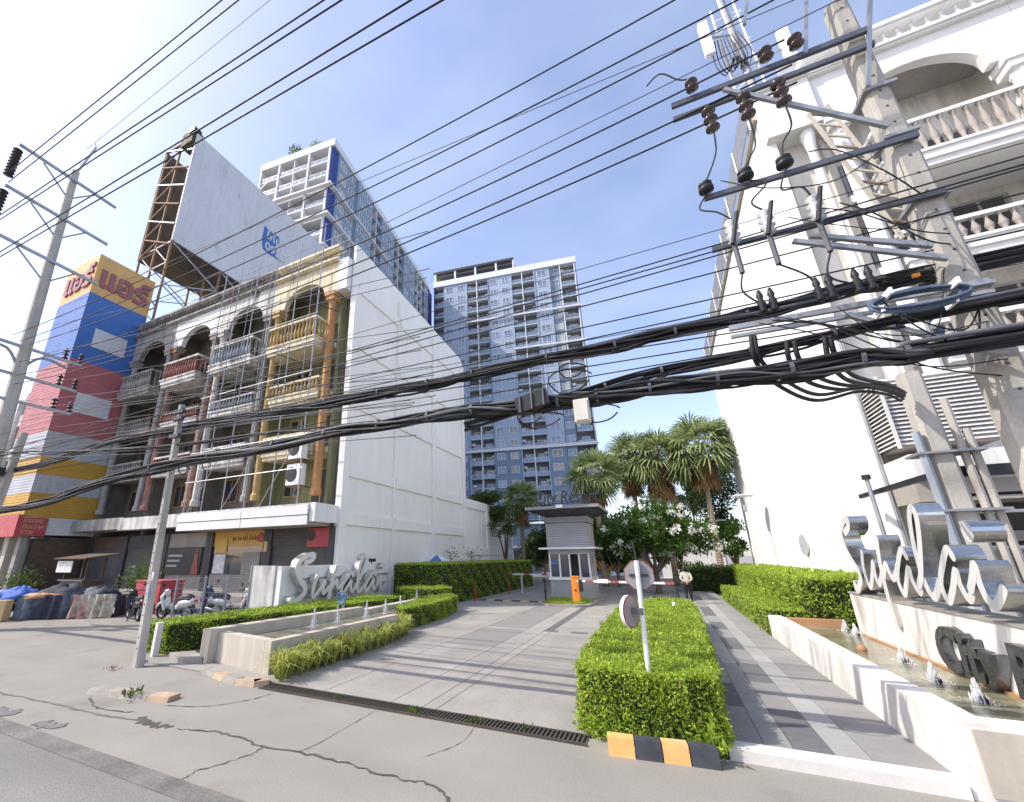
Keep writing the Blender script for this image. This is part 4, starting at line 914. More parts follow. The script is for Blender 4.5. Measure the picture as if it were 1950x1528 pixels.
# ================================================================== RIGHT BUILDING
cr = cfg(side=K['rwall'], wall=K['whitestain'], slab=K['whitewall'], soffit=K['soffit'], frieze=K['whitewall'], trim=K['whitewall'], pil=(K['whitewall'],K['whitewall']), bal=K['soffit'], frame=K['slatgrey'])
r1 = shophouse(7.75, 13.25, cr, 'white arched shophouse behind the right utility pole', True, 40)
r2 = shophouse(13.26, 18.76, cr, 'white shophouse at the right edge of the picture', True, 40)
put('side_wall', MB().slab([(6.05,17.05,0),(6.05,41.0,0),(6.05,41.0,18.6),(6.05,17.05,19.6)], (.3,0,0)), K['rwall'], r1)
put('corner_block', MB().box(6.351,7.749,17.6,40,0,19.7), K['whitestain'], r1)
put('corner_frieze', MB().box(6.04,7.749,16.7,17.59,18.1,20.45), K['whitewall'], r1)
put('corner_cornice', MB().box(5.95,7.749,16.55,17.62,20.451,20.7), K['whitewall'], r1)
put('corner_column', MB().lathe([(.2,5),(.2,5.3),(.15,5.4),(.14,17.2),(.22,17.8),(.22,18.09)],(7.3,17.05,0),14), K['whitewall'], r1, smooth=True)
put('roof_pipe', MB().tube([(6.0,17.1,19.75),(6.0,41,18.75)],.13,8), K['cream'], r1)
put('drainpipe', MB().tube([(6.5,17.52,19),(6.5,17.52,0)],.07,8), K['cream'], r1)
put('drainpipe', MB().tube([(6.25,17.0,9.5),(6.25,17.0,0)],.045,8), K['galv'], r1)
rl = thing('roof_rail', 'grey metal mesh railing along the roof edge of the right building', 'railing', (6,30,19))
put('mesh_panel', MB().slab([(5.84,17.3,20.0),(5.84,40.8,18.8),(5.84,40.8,20.2),(5.84,17.3,21.4)],(.03,0,0)), K['galv'], rl)
for i in range(9): y = 17.3+i*2.9; put('post', MB().tube([(5.8,y,19.4-.04*(y-17)),(5.8,y,21.4-.05*(y-17))],.05,6), K['galv'], rl)
cn3 = thing('canopy', 'grimy white concrete canopy of the right building', 'canopy', (9,16.5,4))
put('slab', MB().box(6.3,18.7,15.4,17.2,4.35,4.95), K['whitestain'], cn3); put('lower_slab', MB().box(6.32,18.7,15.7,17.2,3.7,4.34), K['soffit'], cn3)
lv = thing('louvre_screen', 'white slatted louvre box on the front of the right building', 'louvre', (7,16.6,5.2))
mb = MB(); mb2 = MB()
for i in range(0): z = 5.3+i*.12; mb.add([(6.35,15.9,z),(6.35,16.0,z+.09),(6.35,17.0,z+.09),(6.35,16.9,z)],[(0,1,2,3)])
for i in range(17): z = 5.3+i*.12; mb2.slab([(6.36,15.85,z),(8.4,15.85,z),(8.4,15.95,z+.08),(6.36,15.95,z+.08)],(0,0,.015)); mb.slab([(6.3,15.86,z),(6.38,15.86,z+.08),(6.38,17.0,z+.08),(6.3,17.0,z)],(0,0,.015))
put('side_slats', mb, K['louvrewhite'], lv, kind='stuff'); put('front_slats', mb2, K['louvrewhite'], lv, kind='stuff')
put('backing', MB().box(6.42,8.4,16.0,17.2,5.25,7.35), K['soffit'], lv)
for x in (6.3,8.35): put('frame', MB().box(x,x+.07,15.78,15.84,5.2,7.4), K['whitestain'], lv)
for i, (a, b) in enumerate(((7.9,13.1),(13.4,18.6))):
    t = thing('shopfront', ['dark shopfront behind the right lettering','dark shopfront at the right picture edge'][i], 'shopfront', ((a+b)/2,17.3,0))
    put('opening', MB().box(a,b,17.3,17.44,0,3.69), K['darkint'], t)
    for q in range(4): put('shutter_panel', MB().box(a+.1+q*1.28,a+1.3+q*1.28,17.22,17.299,.1,2.6), K['shutter' if q%2 else 'shutterlight'], t)
    put('lintel', MB().box(a,b,17.1,17.298,2.7,3.0), K['soffit'], t)
sf = thing('steel_rack', 'dark steel sign frame with pale tubes behind the right lettering', 'frame', (7,13.5,3.6))
for i in range(5): put('tube', MB().tube([(5.9,13.0,2.5+i*.36),(10.5,13.0,2.5+i*.36)], .035, 6), K[['white','darkmetal'][i%2]], sf)
put('cable_tray', MB().box(5.5,10.5,12.6,12.9,3.95,4.15), K['darkmetal'], sf)
for x in (6.2,8.4,10.3): put('post', MB().box(x,x+.12,13.05,13.17,0,4.2), K['darkmetal'], sf)
put('tray_bracket', MB().box(5.5,5.6,12.9,16.9,3.98,4.1), K['darkmetal'], sf)
# ================================================================== UTILITY POLES
def pole_mesh(p0, p1, w0, w1, bev=.18):
    p0, p1 = Vector(p0), Vector(p1); mb = MB(); d = p1-p0; vs = []
    def ring(c, w_):
        b = w_*bev; h = w_/2
        return [c+Vector(q) for q in ((-h+b,-h,0),(h-b,-h,0),(h,-h+b,0),(h,h-b,0),(h-b,h,0),(-h+b,h,0),(-h,h-b,0),(-h,-h+b,0))]
    a, b = ring(p0,w0), ring(p1,w1)
    return mb.add(a+b, [tuple(range(7,-1,-1)), tuple(range(8,16))]+[(i,(i+1)%8,(i+1)%8+8,i+8) for i in range(8)])
holem = MB().lathe([(.018,0),(.016,.006)],(0,0,0),8,ax=(0,-1,0)).mesh('bolt_hole'); holem.materials.append(K['crackdark'])
def holes(parent, p0, p1, w0, w1, z0, z1, step):
    p0, p1 = Vector(p0), Vector(p1); z = z0
    while z < z1:
        u = (z-p0.z)/(p1.z-p0.z); c = p0.lerp(p1,u); w_ = w0+(w1-w0)*u
        put('bolt_hole', holem, None, parent, loc=(c.x,c.y-w_/2-.001,z)); z += step
def insulator(x, y, z0, z1, n, r, m, label, group, grey=False, ax=None):
    mb = MB(); h = z1-z0; prof = [(.03,0)]
    for i in range(n):
        a = h*(i+.15)/n; prof += [(.035,a),(r,a+h/n*.12),(r*.95,a+h/n*.3),(.04,a+h/n*.62)]
    prof += [(.03,h)]
    return put('insulator', mb.lathe(prof,(x,y,z0),14,ax=ax), m, smooth=True, label=label, cat='insulator', group=group)
# right pole
RP = (3.86,6.95)
rp = thing('utility_pole', 'massive concrete utility pole with steel arms on the right', 'pole', (*RP,0))
put('shaft', pole_mesh((RP[0],RP[1],0),(RP[0],RP[1],11.05),.37,.26), K['concretepole'], rp)
put('cap', MB().lathe([(.14,0),(.135,.06),(.08,.13),(.02,.16)],(RP[0],RP[1],11.05),10), K['concretepole'], rp, smooth=True)
holes(rp, (RP[0],RP[1],0),(RP[0],RP[1],11.05),.37,.26, 3.2, 10.9, .32)
for z, xa, w_ in ((10.18,1.28,.13),(9.86,1.26,.11),(7.98,1.42,.11),(6.98,1.36,.10),(5.58,1.33,.10),(5.44,1.33,.06)):
    put('crossarm', MB().beam((xa,6.74,z),(3.98,6.74,z-.06),.06,w_*.75), K['darksteel' if z > 9.5 or z in (7.98,6.98) else 'galv'], rp)
for a, b in (((2.05,6.66,10.0),(3.7,6.66,8.15)),((2.3,6.64,6.7),(3.7,6.66,5.9)),((2.6,6.64,5.4),(3.7,6.66,4.6)),((2.5,6.62,6.7),(3.6,6.62,6.1))):
    put('brace', MB().beam(a,b,.06), K['galv'], rp)
for a, b in (((3.2,6.7,10.1),(3.6,6.7,11.9)),((3.86,6.75,11.0),(4.35,6.75,12.3)),((2.6,6.7,11.3),(2.95,6.7,12.6)),((3.7,6.7,9.0),(4.2,6.75,10.9))):
    put('strut', MB().beam(a,b,.055,.05), K['steel'], rp)
for z in (9.0,8.05,6.9,5.5): put('band', MB().box(RP[0]-.19,RP[0]+.19,RP[1]-.19,RP[1]+.19,z,z+.05), K['galv'], rp)
put('plate_number', MB().box(RP[0]-.08,RP[0]+.1,RP[1]-.175,RP[1]-.172,3.6,3.66), K['cablegrey'], rp)
for i, x in enumerate((1.75,2.25,2.72)):
    insulator(x,6.62,9.16,9.74,3,.105,K['porcelain'], ['left','middle','right'][i]+' brown suspension insulator under the top arm', 'insulators under the top arm of the right pole')
for i, x in enumerate((1.62,2.7,3.1)):
    insulator(x,6.62,10.22,10.5,2,.10,K['porcelain'], ['left','middle','right'][i]+' brown pin insulator standing on the top arm', 'pin insulators on the top arm of the right pole')
for i, x in enumerate((1.46,2.0,2.5)):
    mb = MB().lathe([(.02,0),(.11,.03),(.11,.08),(.05,.1),(.1,.13),(.1,.17),(.03,.2)],(x,6.66,8.02),12)
    put('surge_arrester', mb, K['blackplastic'], smooth=True, label=['left','middle','right'][i]+' black surge arrester on the second arm of the right pole', cat='arrester', group='arresters on the right pole')
for i, x in enumerate((1.62,2.05,2.62)):
    t = thing('fuse_cutout', ['left','middle','right'][i]+' grey fuse cutout on the third arm of the right pole', 'fuse', (x,6.55,7), group='fuse cutouts on the right pole')
    put('body', MB().lathe([(.04,0),(.09,.04),(.05,.09),(.1,.14),(.05,.2),(.1,.26),(.05,.32),(.09,.38),(.03,.44)],(x,6.55,6.85),10), K['porcelaingrey'], t, smooth=True)
    put('fuse_tube', MB().tube([(x+.1,6.48,7.35),(x-.05,6.46,6.8)],.03,8), K['blackplastic'], t); put('fuse_tube', MB().tube([(x-.02,6.52,6.8),(x-.02,6.5,6.3)],.035,8), K['cablegrey'], t)
def wire(pts, r, label, m='cable', group=None, n=8, name='overhead_wire', cat='cable', parent=None, seg=6):
    return put(name, MB().tube(smooth_path(pts,n), r, seg), K[m], parent, smooth=True, label=None if parent else label, cat=None if parent else cat, group=group)
# drop leads on the right pole
LD = [[(1.75,6.62,9.12),(1.7,6.6,8.7),(1.55,6.62,8.35),(1.46,6.66,8.22)],[(2.25,6.62,9.12),(2.22,6.6,8.6),(2.12,6.62,8.4),(2.0,6.66,8.22)],[(2.72,6.62,9.12),(2.7,6.6,8.7),(2.55,6.62,8.45),(2.5,6.66,8.22)],
 [(1.46,6.66,8.0),(1.30,6.6,7.7),(1.5,6.55,7.5),(1.65,6.55,7.3)],[(2.0,6.66,8.0),(2.2,6.6,7.8),(1.95,6.55,7.5),(2.05,6.55,7.3)],[(2.5,6.66,8.0),(2.35,6.6,7.6),(2.55,6.55,7.5),(2.62,6.55,7.3)],
 [(1.60,6.5,6.3),(1.55,6.5,6.0),(1.75,6.5,5.7)],[(2.03,6.5,6.3),(2.3,6.5,6.0),(2.35,6.5,5.7)],[(2.6,6.5,6.3),(2.5,6.5,5.95),(2.7,6.5,5.75)],
 [(.95,6.6,10.75),(1.2,6.6,10.9),(1.45,6.62,10.6),(1.62,6.62,10.5)]]
for i, q in enumerate(LD): wire(q, .013, 'thin black jumper lead looping from the '+['left brown insulator','middle brown insulator','right brown insulator','left surge arrester','middle surge arrester','right surge arrester','left fuse cutout','middle fuse cutout','right fuse cutout','top wire clamp'][i]+' on the right pole', group='jumper leads on the right pole', name='jumper_lead')
SCB = [[(1430,640),(1440,690),(1480,733),(1555,763),(1635,746),(1690,752),(1716,764)],[(1436,640),(1450,688),(1495,725),(1560,752),(1640,738),(1690,745),(1718,757)],[(1498,650),(1505,690),(1540,728),(1600,742),(1660,738),(1700,746),(1720,760)],[(1512,650),(1525,690),(1565,722),(1620,735),(1670,733),(1705,742),(1722,755)],[(1570,640),(1580,690),(1610,722),(1650,733),(1685,738),(1708,745),(1722,752)],[(1580,640),(1592,680),(1620,712),(1655,725),(1690,732),(1710,740),(1724,748)]]
for i, q in enumerate(SCB):
    wire([tuple(at(*p,Y=y_)) for p, y_ in zip(q,(6.5,6.6,7.2,8.3,9.8,11.3,12.2))], .03, ['first','second','third','fourth','fifth','sixth'][i]+' from the left of the thick black cables curving down to the service pole', group='black service cables curving to the service pole', name='service_cable', n=6)
for i, x in enumerate((1.72,1.85,2.35,2.48,2.75,2.88)):
    put('cable_termination', MB().lathe([(.03,0),(.055,.03),(.03,.1),(.055,.14),(.03,.22),(.045,.26),(.02,.36)],(x,6.5,5.6),8), K['blackplastic'], label=['first','second','third','fourth','fifth','sixth'][i]+' small black cable termination from the left on the lowest arm', cat='insulator', group='cable terminations on the right pole', smooth=True)
sp = thing('service_pole', 'concrete service pole with conduits behind the right lettering', 'pole', (5.55,12.5,0))
put('shaft', pole_mesh((5.55,12.5,0),(5.55,12.5,6.3),.48,.36), K['concretepole'], sp)
for dx in (.36,.52): put('conduit', MB().tube([(5.55+dx,12.4,0),(5.55+dx,12.4,5.6 if dx < .4 else 4.9)],.07,8), K['concretepole'], sp)
put('conduit', MB().tube([(5.25,12.3,0),(5.25,12.3,4.9)],.075,8), K['bluegrey'], sp)
for z in (1.8,3.2,4.4): put('band', MB().box(5.14,6.18,12.2,12.8,z,z+.05), K['galv'], sp)
# steel lattice bracket on the right building
la = thing('lattice_mast', 'rusty white steel lattice ladder hanging before the right building', 'mast', (7.3,15.9,11))
A_, B_ = Vector((7.05,15.9,17.8)), Vector((8.05,15.9,12.0)); off = Vector((.55,0,.1))
for o in (Vector((0,0,0)), off, off*.5+Vector((0,.45,0))): put('chord', MB().beam(A_+o,B_+o,.09), K['cream'], la)
for i in range(10):
    a = A_.lerp(B_,i/10); b = A_.lerp(B_,(i+1)/10); put('rung', MB().beam(a,b+off,.06), K['cream' if i%3 else 'rust'], la)
# antennas on the right roof
an = thing('antenna_mast', 'telecom mast with white panel antennas on the right roof', 'antenna', (6.6,18.6,19.7))
put('mast', MB().tube([(6.9,18.6,19.6),(6.6,18.6,30)],.16,10), K['galv'], an)
for dx in (-.6,.6): put('lattice_leg', MB().tube([(6.75+dx,18.6,19.6),(6.6+dx*.8,18.6,29)],.06,6), K['whitesteel'], an)
for i in range(9): z = 20.2+i*1.0; put('lattice_brace', MB().beam((6.15,18.6,z),(7.3,18.6,z+1.0 if i%2 else z),.05), K['whitesteel'], an)
for (x,y,z) in ((5.5,18.2,25.6),(8.3,18.4,23.2),(9.1,18.6,21.4)):
    put('panel_antenna', MB().box(x-.2,x+.2,y-.12,y+.12,z,z+2.3), K['white'], an); put('bracket', MB().beam((x,y,z+1.2),(6.7,18.6,z+1.2),.07), K['galv'], an)
for i in range(10): put('feeder_cable', MB().tube(smooth_path([(5.7+.12*i,18.3,26.5),(5.6+.16*i,18.3,25.0),(5.9+.1*i,18.4,24.2+.1*(i%3)),(6.4+.05*i,18.5,25.2)],5),.025,5), K['cable'], an)
put('radio_unit', MB().box(7.7,8.2,18.2,18.5,22.3,23.4), K['porcelaingrey'], an)
for i in range(12):
    r_ = random.Random(100+i); x0 = r_.uniform(1.4,2.9); z0 = r_.choice((5.58,6.98,7.98,5.44)); x1 = r_.uniform(3.7,3.9); z1 = z0+r_.uniform(-1.2,.5); dp = r_.uniform(.25,.9)
    wire([(x0,6.45,z0),(x0+.25*(x1-x0),6.4,z0-dp*.7),(x0+.6*(x1-x0),6.42,(z0+z1)/2-dp),(x1,6.8,z1)], r_.uniform(.006,.011), 'thin black slack cable looping in front of the right pole', group='slack thin cables on the right pole', name='slack_cable', n=7)
# small front pole
FPt = at(347,772,Y=6.73); fp = thing('utility_pole', 'small square concrete pole on the pavement left of the fountain', 'pole', (-11.5,6.73,0))
P0, P1 = (-11.48,6.73,0), (FPt[0],6.73,FPt[2])
put('shaft', pole_mesh(P0,P1,.20,.14), K['concretepole'], fp); holes(fp, P0, P1, .20, .14, .4, FPt[2]-.2, .24)
put('sticker', MB().box(-11.49,-11.41,6.634,6.64,1.9,2.1), K['paleplastic'], fp); put('sticker', MB().box(-11.50,-11.42,6.632,6.638,1.55,1.72), K['umbblue'], fp)
zb = FPt[2]
for z in (zb-.35,zb-.55,zb-1.05): put('cable_bracket', MB().box(-11.75,-11.35,6.5,6.6,z,z+.1), K['darkmetal'], fp)
# tall left pole
a = at(144,327.6,Y=6.8); b = at(42.5,684,Y=6.8); a, b = Vector(a), Vector(b); d = (b-a)/(a.z-b.z); base = a+d*a.z
lp_ = thing('utility_pole', 'tall tapered concrete transmission pole at the left edge', 'pole', tuple(base))
put('shaft', pole_mesh(base, a, .52, .30), K['concretepole'], lp_)
put('lightning_rod', MB().tube([(a.x,a.y,a.z-.2),(a.x+.35,a.y+.35,a.z+2.0),(a.x+.1,a.y+.3,a.z+2.4)],.07,6), K['steel'], lp_)
YN, YF = 4.5, 8.78
LARM = []
for i, dz in enumerate((1.0,3.75,6.5)):
    c = a+d*dz; LARM.append((c.x,c.z)); put('crossarm', MB().beam((c.x+.25,YN,c.z+.25),(c.x+.25,YF,c.z+.1),.11,.13), K['steel'], lp_)
    for yy in (YN+1.0,YF-1.0): put('brace', MB().beam((c.x+.15,yy,c.z+.15),(c.x+.1,a.y,c.z-1.0),.06), K['galv'], lp_)
    insulator(c.x+.1,YN+.06,c.z-1.65,c.z+.1,9,.19,K['blackplastic'], ['top','middle','bottom'][i]+' long dark insulator string on the tall left pole', 'insulator strings on the tall left pole')
for j, dz in enumerate((11.2,12.6,13.8)):
    c = a+d*dz; put('crossarm', MB().beam((c.x+.1,5.4,c.z),(c.x+.1,8.9,c.z),.10,.12), K['galv'], lp_)
    for yy in (5.6,8.2,8.8): insulator(c.x+.1,yy,c.z+.06,c.z+.6,3,.12,K['blackplastic'], 'black pin insulator on the '+['upper','middle','lowest'][j]+' small arm of the tall left pole, '+{5.6:'street end',8.2:'inner',8.8:'outer end'}[yy], 'pin insulators on the tall left pole')
for s_ in (1,-1): put('lamp_arm', MB().tube(smooth_path([(b.x,6.8,b.z-.6),(b.x,6.8+s_*.6,b.z+.3),(b.x,6.8+s_*1.6,b.z+.2)],5),.06,6), K['galv'], lp_)
c = at(12,900,Y=6.9); sp2 = thing('utility_pole', 'slim concrete pole beside the tall left pole', 'pole', (c[0]-.6,6.9,0))
put('shaft', pole_mesh((c[0]-.4,6.9,0),(c[0]+.5,6.9,at(28,830,Y=6.9)[2]),.3,.22), K['concretepole'], sp2)
put('splice_box', MB().box(c[0]-.1,c[0]+.5,6.5,6.72,c[2]-.2,c[2]+.1), K['blackplastic'], sp2)

# ================================================================== OVERHEAD WIRES
def fitwire(px, Y, xa, xb, n=26):
    Q = np.array([at(*p,Y=Y) for p in px]); c = np.polyfit(Q[:,0], Q[:,2], min(2,len(Q)-1) if len(Q) > 2 else 1)
    return [(x,Y,float(np.polyval(c,x))) for x in np.linspace(xa,xb,n)]
W1 = [((547,240),(318,700),(14,1260)),((572,240),(360,700),(76,1260)),((594,240),(393,700),(112,1260)),((637,240),(457,700),(193,1260)),((664,240),(493,700),(242,1260)),((679.5,240),(514,700),(274,1260))]
for i, q in enumerate(W1):
    wire(fitwire([(x,y) for y,x in q], (6.2,6.5,6.8,6.66,6.7,6.74)[i], -24.5, 16 if i < 3 else 3.0), .0155, ['topmost','second','third','fourth','fifth','sixth'][i]+' of the six black power wires crossing the middle of the sky', group='power wires crossing the sky', n=2)
for i, ((x0,y0),(x1,y1)) in enumerate((((57.6,290.6),(424,0)),((70,312),(452,0)),((162,311),(500,72)),((183,311),(500,90)),((139,400),(500,170)),((167,400),(500,194)))):
    Y = 4.55+.12*(i%2)
    p, q = at(x0,y0,Y=Y), at(x1,y1,Y=Y); k_ = (q[2]-p[2])/(q[0]-p[0])
    j = i//2; xp, zp = LARM[j]; zl = zp-1.65
    x2 = 20.; xs = np.linspace(0,1,20)
    # from the insulator through the two sighted points and onward, nearly level
    c = np.polyfit([xp,p[0],q[0]],[zl,p[2],q[2]],1)
    wire([(x,Y,float(np.polyval(c,x))) for x in np.linspace(xp,x2,16)], .021, ['upper','lower'][i%2]+' wire of the '+['top','middle','bottom'][j]+' pair strung from the tall left pole', group='twin transmission wires', n=2)
    if i%2 == 0:
        for u in (.1,.16,.3): x = xp+(x2-xp)*u*.6; put('wire_spacer', MB().tube([(x,Y,float(np.polyval(c,x))),(x,Y+.12,float(np.polyval(c,x))-.02)],.012,5), K['galv'], label='small spacer between twin transmission wires', cat='spacer', group='spacers on the twin wires')
wire(fitwire([(165,285),(500,12)],6.9,a.x+.1,10), .011, 'thin grey earth wire running from the tip of the tall left pole', 'cablegrey', 'thin earth wires', n=2)
wire(fitwire([(363,482),(1260,166-60)],7.4,-24,14), .009, 'thin grey wire high over the billboard', 'cablegrey', 'thin earth wires', n=2)
wire(fitwire([(745,420),(1260,166)],6.0,-12,14), .008, 'thin grey wire above the centre tower', 'cablegrey', 'thin earth wires', n=2)
LV = [((629,700),(469,1260)),((659,700),(497,1260)),((664,700),(507,1260)),((677,700),(517,1260)),((689,700),(545,1260)),((715,700),(591,1260)),((737,700),(616,1260)),((722,700),(623,1260)),((742,700),(655,1260)),((765,700),(676,1260)),((790,700),(694,1260))]
for i, q in enumerate(LV):
    Y = 6.55+.06*i
    wire(fitwire([(x,y) for y,x in q], Y, -24.0, 16), .006 if i in (0,7) else .0105, ['topmost','second highest','third highest','fourth highest','fifth highest','sixth highest','fifth lowest','fourth lowest','third lowest','second lowest','lowest'][i]+' of the black low voltage wires above the cable bundles', group='low voltage wires', n=2)
for i, q in enumerate((((835,240),(800,480),(772,700)),((845,60),(815,300),(790,560)),((900,30),(850,230),(812,440)),((872,0),(868,180),(852,480)),((760,90),(738,280),(705,480)),((775,90),(752,280),(722,480)),((805,30),(772,240),(745,480)),((700,130),(655,300),(590,560)),((615,120),(575,300),(520,520)),((668,110),(628,300),(575,540)),((728,100),(700,280),(668,500)),((790,70),(765,260),(738,480)),((822,40),(795,250),(765,470)),((858,20),(836,230),(808,450)))):
    wire(fitwire([(p[1],p[0]) for p in q] , 6.5+.08*i, -24, -4), .009, 'pale thin telephone wire crossing '+['low by the upper bundle','below the sign tower vents','past the pole brackets','level over the ochre bands','high over the red band','across the red band','across the grey band','high over the blue band','over the yellow sign band','along the blue band edge','through the red band middle','over the lower vent panel','under the lower vent panel','close above the upper bundle'][i], 'cablegrey', 'telephone wires before the shophouses', n=2)
# thick bundles, each cable its own part
def bundle(px, Y, rad, n, label, rr=(.014,.03), xa=-25, xb=14, seed=3, tie=True):
    r = random.Random(seed); Q = [Vector(at(x,y,Y=Y)) for x,y in px]
    dl = (Q[1]-Q[0]); Q = [Q[0]-dl*((Q[0].x-xa)/max(dl.x,.1))]+Q if Q[0].x > xa else Q
    de = (Q[-1]-Q[-2]); Q = Q+[Q[-1]+de*((xb-Q[-1].x)/de.x)] if Q[-1].x < xb else Q
    S_ = smooth_path(Q, 7); t = thing('cable_bundle', label, 'cable bundle', tuple(S_[len(S_)//2]))
    for i in range(n):
        ph = [r.uniform(0,6.3) for _ in range(4)]; R0 = rad*math.sqrt(r.random()); an_ = r.uniform(0,6.3); sag = r.random()**4*.12
        pts = [p+Vector((0, R0*math.cos(an_+.10*j+math.sin(j*.33+ph[0])*.6), R0*math.sin(an_+.10*j+math.sin(j*.41+ph[1])*.6)-sag*abs(math.sin(j*.37+ph[2])))) for j,p in enumerate(S_)]
        put('cable', MB().tube(pts, r.uniform(*rr), 6), K['cable' if r.random() < .82 else 'cablegrey'], t, smooth=True)
    if tie:
        for i in range(6,len(S_)-3,5): p = S_[i]; tg = (S_[i+1]-S_[i-1]).normalized(); put('tie_band', MB().tube([p-tg*.02,p+tg*.02],rad*1.12,10), K['cablegrey'], t)
    return t
bundle([(0,903),(100,878),(216,840),(338,815),(500,787),(640,762),(780,737),(900,712),(1100,672),(1260,637),(1450,594),(1640,545),(1760,522),(1950,478)], 7.05, .085, 22, 'upper thick bundle of black cables sagging across the street front', seed=5)
bundle([(1040,766),(1120,745),(1260,706),(1500,655),(1700,608),(1950,556)], 6.6, .06, 11, 'middle cable bundle joining the lower one near the white box', xa=-2.9, seed=8)
bundle([(0,972),(100,952),(200,915),(330,884),(500,853),(640,824),(780,800),(900,781),(1020,770),(1120,757),(1260,735),(1450,712),(1640,684),(1760,667),(1950,636)], 6.4, .10, 26, 'lowest and thickest bundle of black cables across the whole street front', seed=11)
bundle([(0,862),(60,860),(170,858),(330,848),(480,828),(640,812)], 6.75, .03, 5, 'slack pale cable bundle in front of the sign tower', rr=(.012,.02), xb=-4.5, seed=13, tie=False)
pC = at(1018,768,Y=6.3); cl_ = thing('splice_closure', 'black fibre splice closure on the lowest cable bundle', 'splice box', tuple(pC))
put('case', MB().beam((pC[0]-.27,6.27,pC[2]-.05),(pC[0]+.24,6.27,pC[2]+.06),.22,.26), K['blackplastic'], cl_)
for i in range(3): u = -.2+i*.19; put('clip', MB().beam((pC[0]+u-.012,6.15,pC[2]+u*.2),(pC[0]+u+.012,6.15,pC[2]+u*.2),.04,.28), K['cablegrey'], cl_)
pW = at(1110,783,Y=6.2); wb = thing('junction_box', 'white plastic junction box hanging from the lowest cable bundle', 'box', tuple(pW))
put('case', MB().box(pW[0]-.12,pW[0]+.10,6.12,6.26,pW[2]-.18,pW[2]+.17), K['boxcream'], wb); put('lid', MB().box(pW[0]-.10,pW[0]+.08,6.10,6.119,pW[2]-.16,pW[2]+.15), K['boxcream'], wb)
def loop(px, py, rx, rz, lab, r=.012, Y=6.25):
    c = at(px,py,Y=Y); rd = random.Random(px)
    pts = [(c[0]+rx*math.cos(q)*(1+.1*math.sin(3*q)), Y+.05*math.sin(q*2), c[2]+rz*math.sin(q)) for q in np.linspace(.3,6.0,18)]
    return put('cable_loop', MB().tube(pts,r,6), K['cable'], smooth=True, label=lab, cat='cable', group='loose cable loops')
loop(1145,786,.25,.14,'loose black cable loop right of the white junction box'); loop(1085,725,.32,.2,'large black cable loop above the splice closure')
loop(1030,800,.34,.12,'hanging black loop under the splice closure'); loop(1010,795,.2,.1,'small black loop under the splice closure'); loop(1090,705,.2,.12,'small loop over the white junction box')
loop(350,898,.18,.12,'black loop hanging at the small concrete pole',Y=6.5); loop(392,892,.1,.16,'narrow black loop right of the small concrete pole',Y=6.5)
c = at(1745,572,Y=6.35); co_ = thing('cable_coil', 'blue grey coil of spare cable tied before the right pole', 'cable coil', tuple(c))
for i in range(12):
    rx, rz, ph = .40+random.uniform(-.05,.05), .17+random.uniform(-.035,.035), random.uniform(-.04,.04)
    put('turn', MB().tube([(c[0]+rx*math.cos(q), 6.3+ph+.1*math.sin(q), c[2]+rz*math.sin(q)+.1*math.cos(q)*0) for q in np.linspace(0,2*math.pi,26)],.016,6), K['coilblue'], co_, smooth=True)
for q in (.6,2.2,3.6,5.4): put('tie', MB().box(c[0]+.4*math.cos(q)-.015,c[0]+.4*math.cos(q)+.015,6.22,6.42,c[2]+.17*math.sin(q)-.04,c[2]+.17*math.sin(q)+.04), K['white'], co_)
p = at(1740,528,Y=6.9); put('warning_tag', MB().box(p[0]-.02,p[0]+.05,6.86,6.9,p[2]-.015,p[2]+.03), K['barrierorange'], label='small orange tag on the upper cable bundle', cat='tag')

# ================================================================== GUARD BOOTH, BARRIERS, SIGNS
gb = thing('guard_booth', 'narrow grey slatted guard booth with wide flat roof', 'booth', (-4.95,26.6,0))
X0, X1, Y0, Y1 = -6.08, -3.80, 25.5, 27.8
put('plinth', MB().box(X0+.05,X1-.05,Y0+.05,Y1-.05,.1,1.1), K['slatgrey'], gb)
mb = MB()
for i in range(8): z = .2+i*.115; mb.box(X0,X1,Y0,Y1,z,z+.095)
put('lower_slats', mb, K['slatgrey'], gb, kind='stuff')
put('sill', MB().box(X0-.06,X1+.06,Y0-.08,Y1+.06,1.12,1.28), K['alu'], gb)
put('interior', MB().box(X0+.5,X1-.4,Y0+.6,Y1-.1,1.2,2.7), K['darkint'], gb)
for x in (X0,X0+.56,X0+1.12,X0+1.66,X1-.09): put('mullion', MB().box(x,x+.09,Y0,Y0+.1,1.28,2.5), K['alu'], gb)
for x in (X0+.09,X0+.65,X0+1.75): put('pane', MB().box(x,x+.45,Y0+.03,Y0+.05,1.3,2.5), K['glass'], gb)
for y in (Y0+.75,Y0+1.5,Y1-.1): put('mullion', MB().box(X1-.1,X1,y,y+.1,1.28,2.5), K['alu'], gb)
for y in (Y0+.1,Y0+.86): put('pane', MB().box(X1-.05,X1-.03,y,y+.62,1.3,2.5), K['glass'], gb)
put('notice', MB().box(X0+.1,X0+.5,Y0+.005,Y0+.025,1.95,2.15), K['umbblue'], gb); put('door_blind', MB().box(X0+1.77,X0+2.15,Y0+.06,Y0+.08,1.3,2.05), K['olive'], gb)
put('head_band', MB().box(X0-.02,X1+.02,Y0-.02,Y1+.02,2.501,2.78), K['slatgrey'], gb)
put('mid_canopy', MB().box(X0-.45,X1+.45,Y0-.45,Y1+.4,2.78,2.88), K['alu'], gb)
put('upper_core', MB().box(X0+.1,X1-.1,Y0+.1,Y1-.1,2.88,4.6), K['slatgrey'], gb)
mb = MB()
for i in range(11): z = 2.9+i*.122; mb.box(X0-.04,X1+.04,Y0-.04,Y1+.04,z,z+.1)
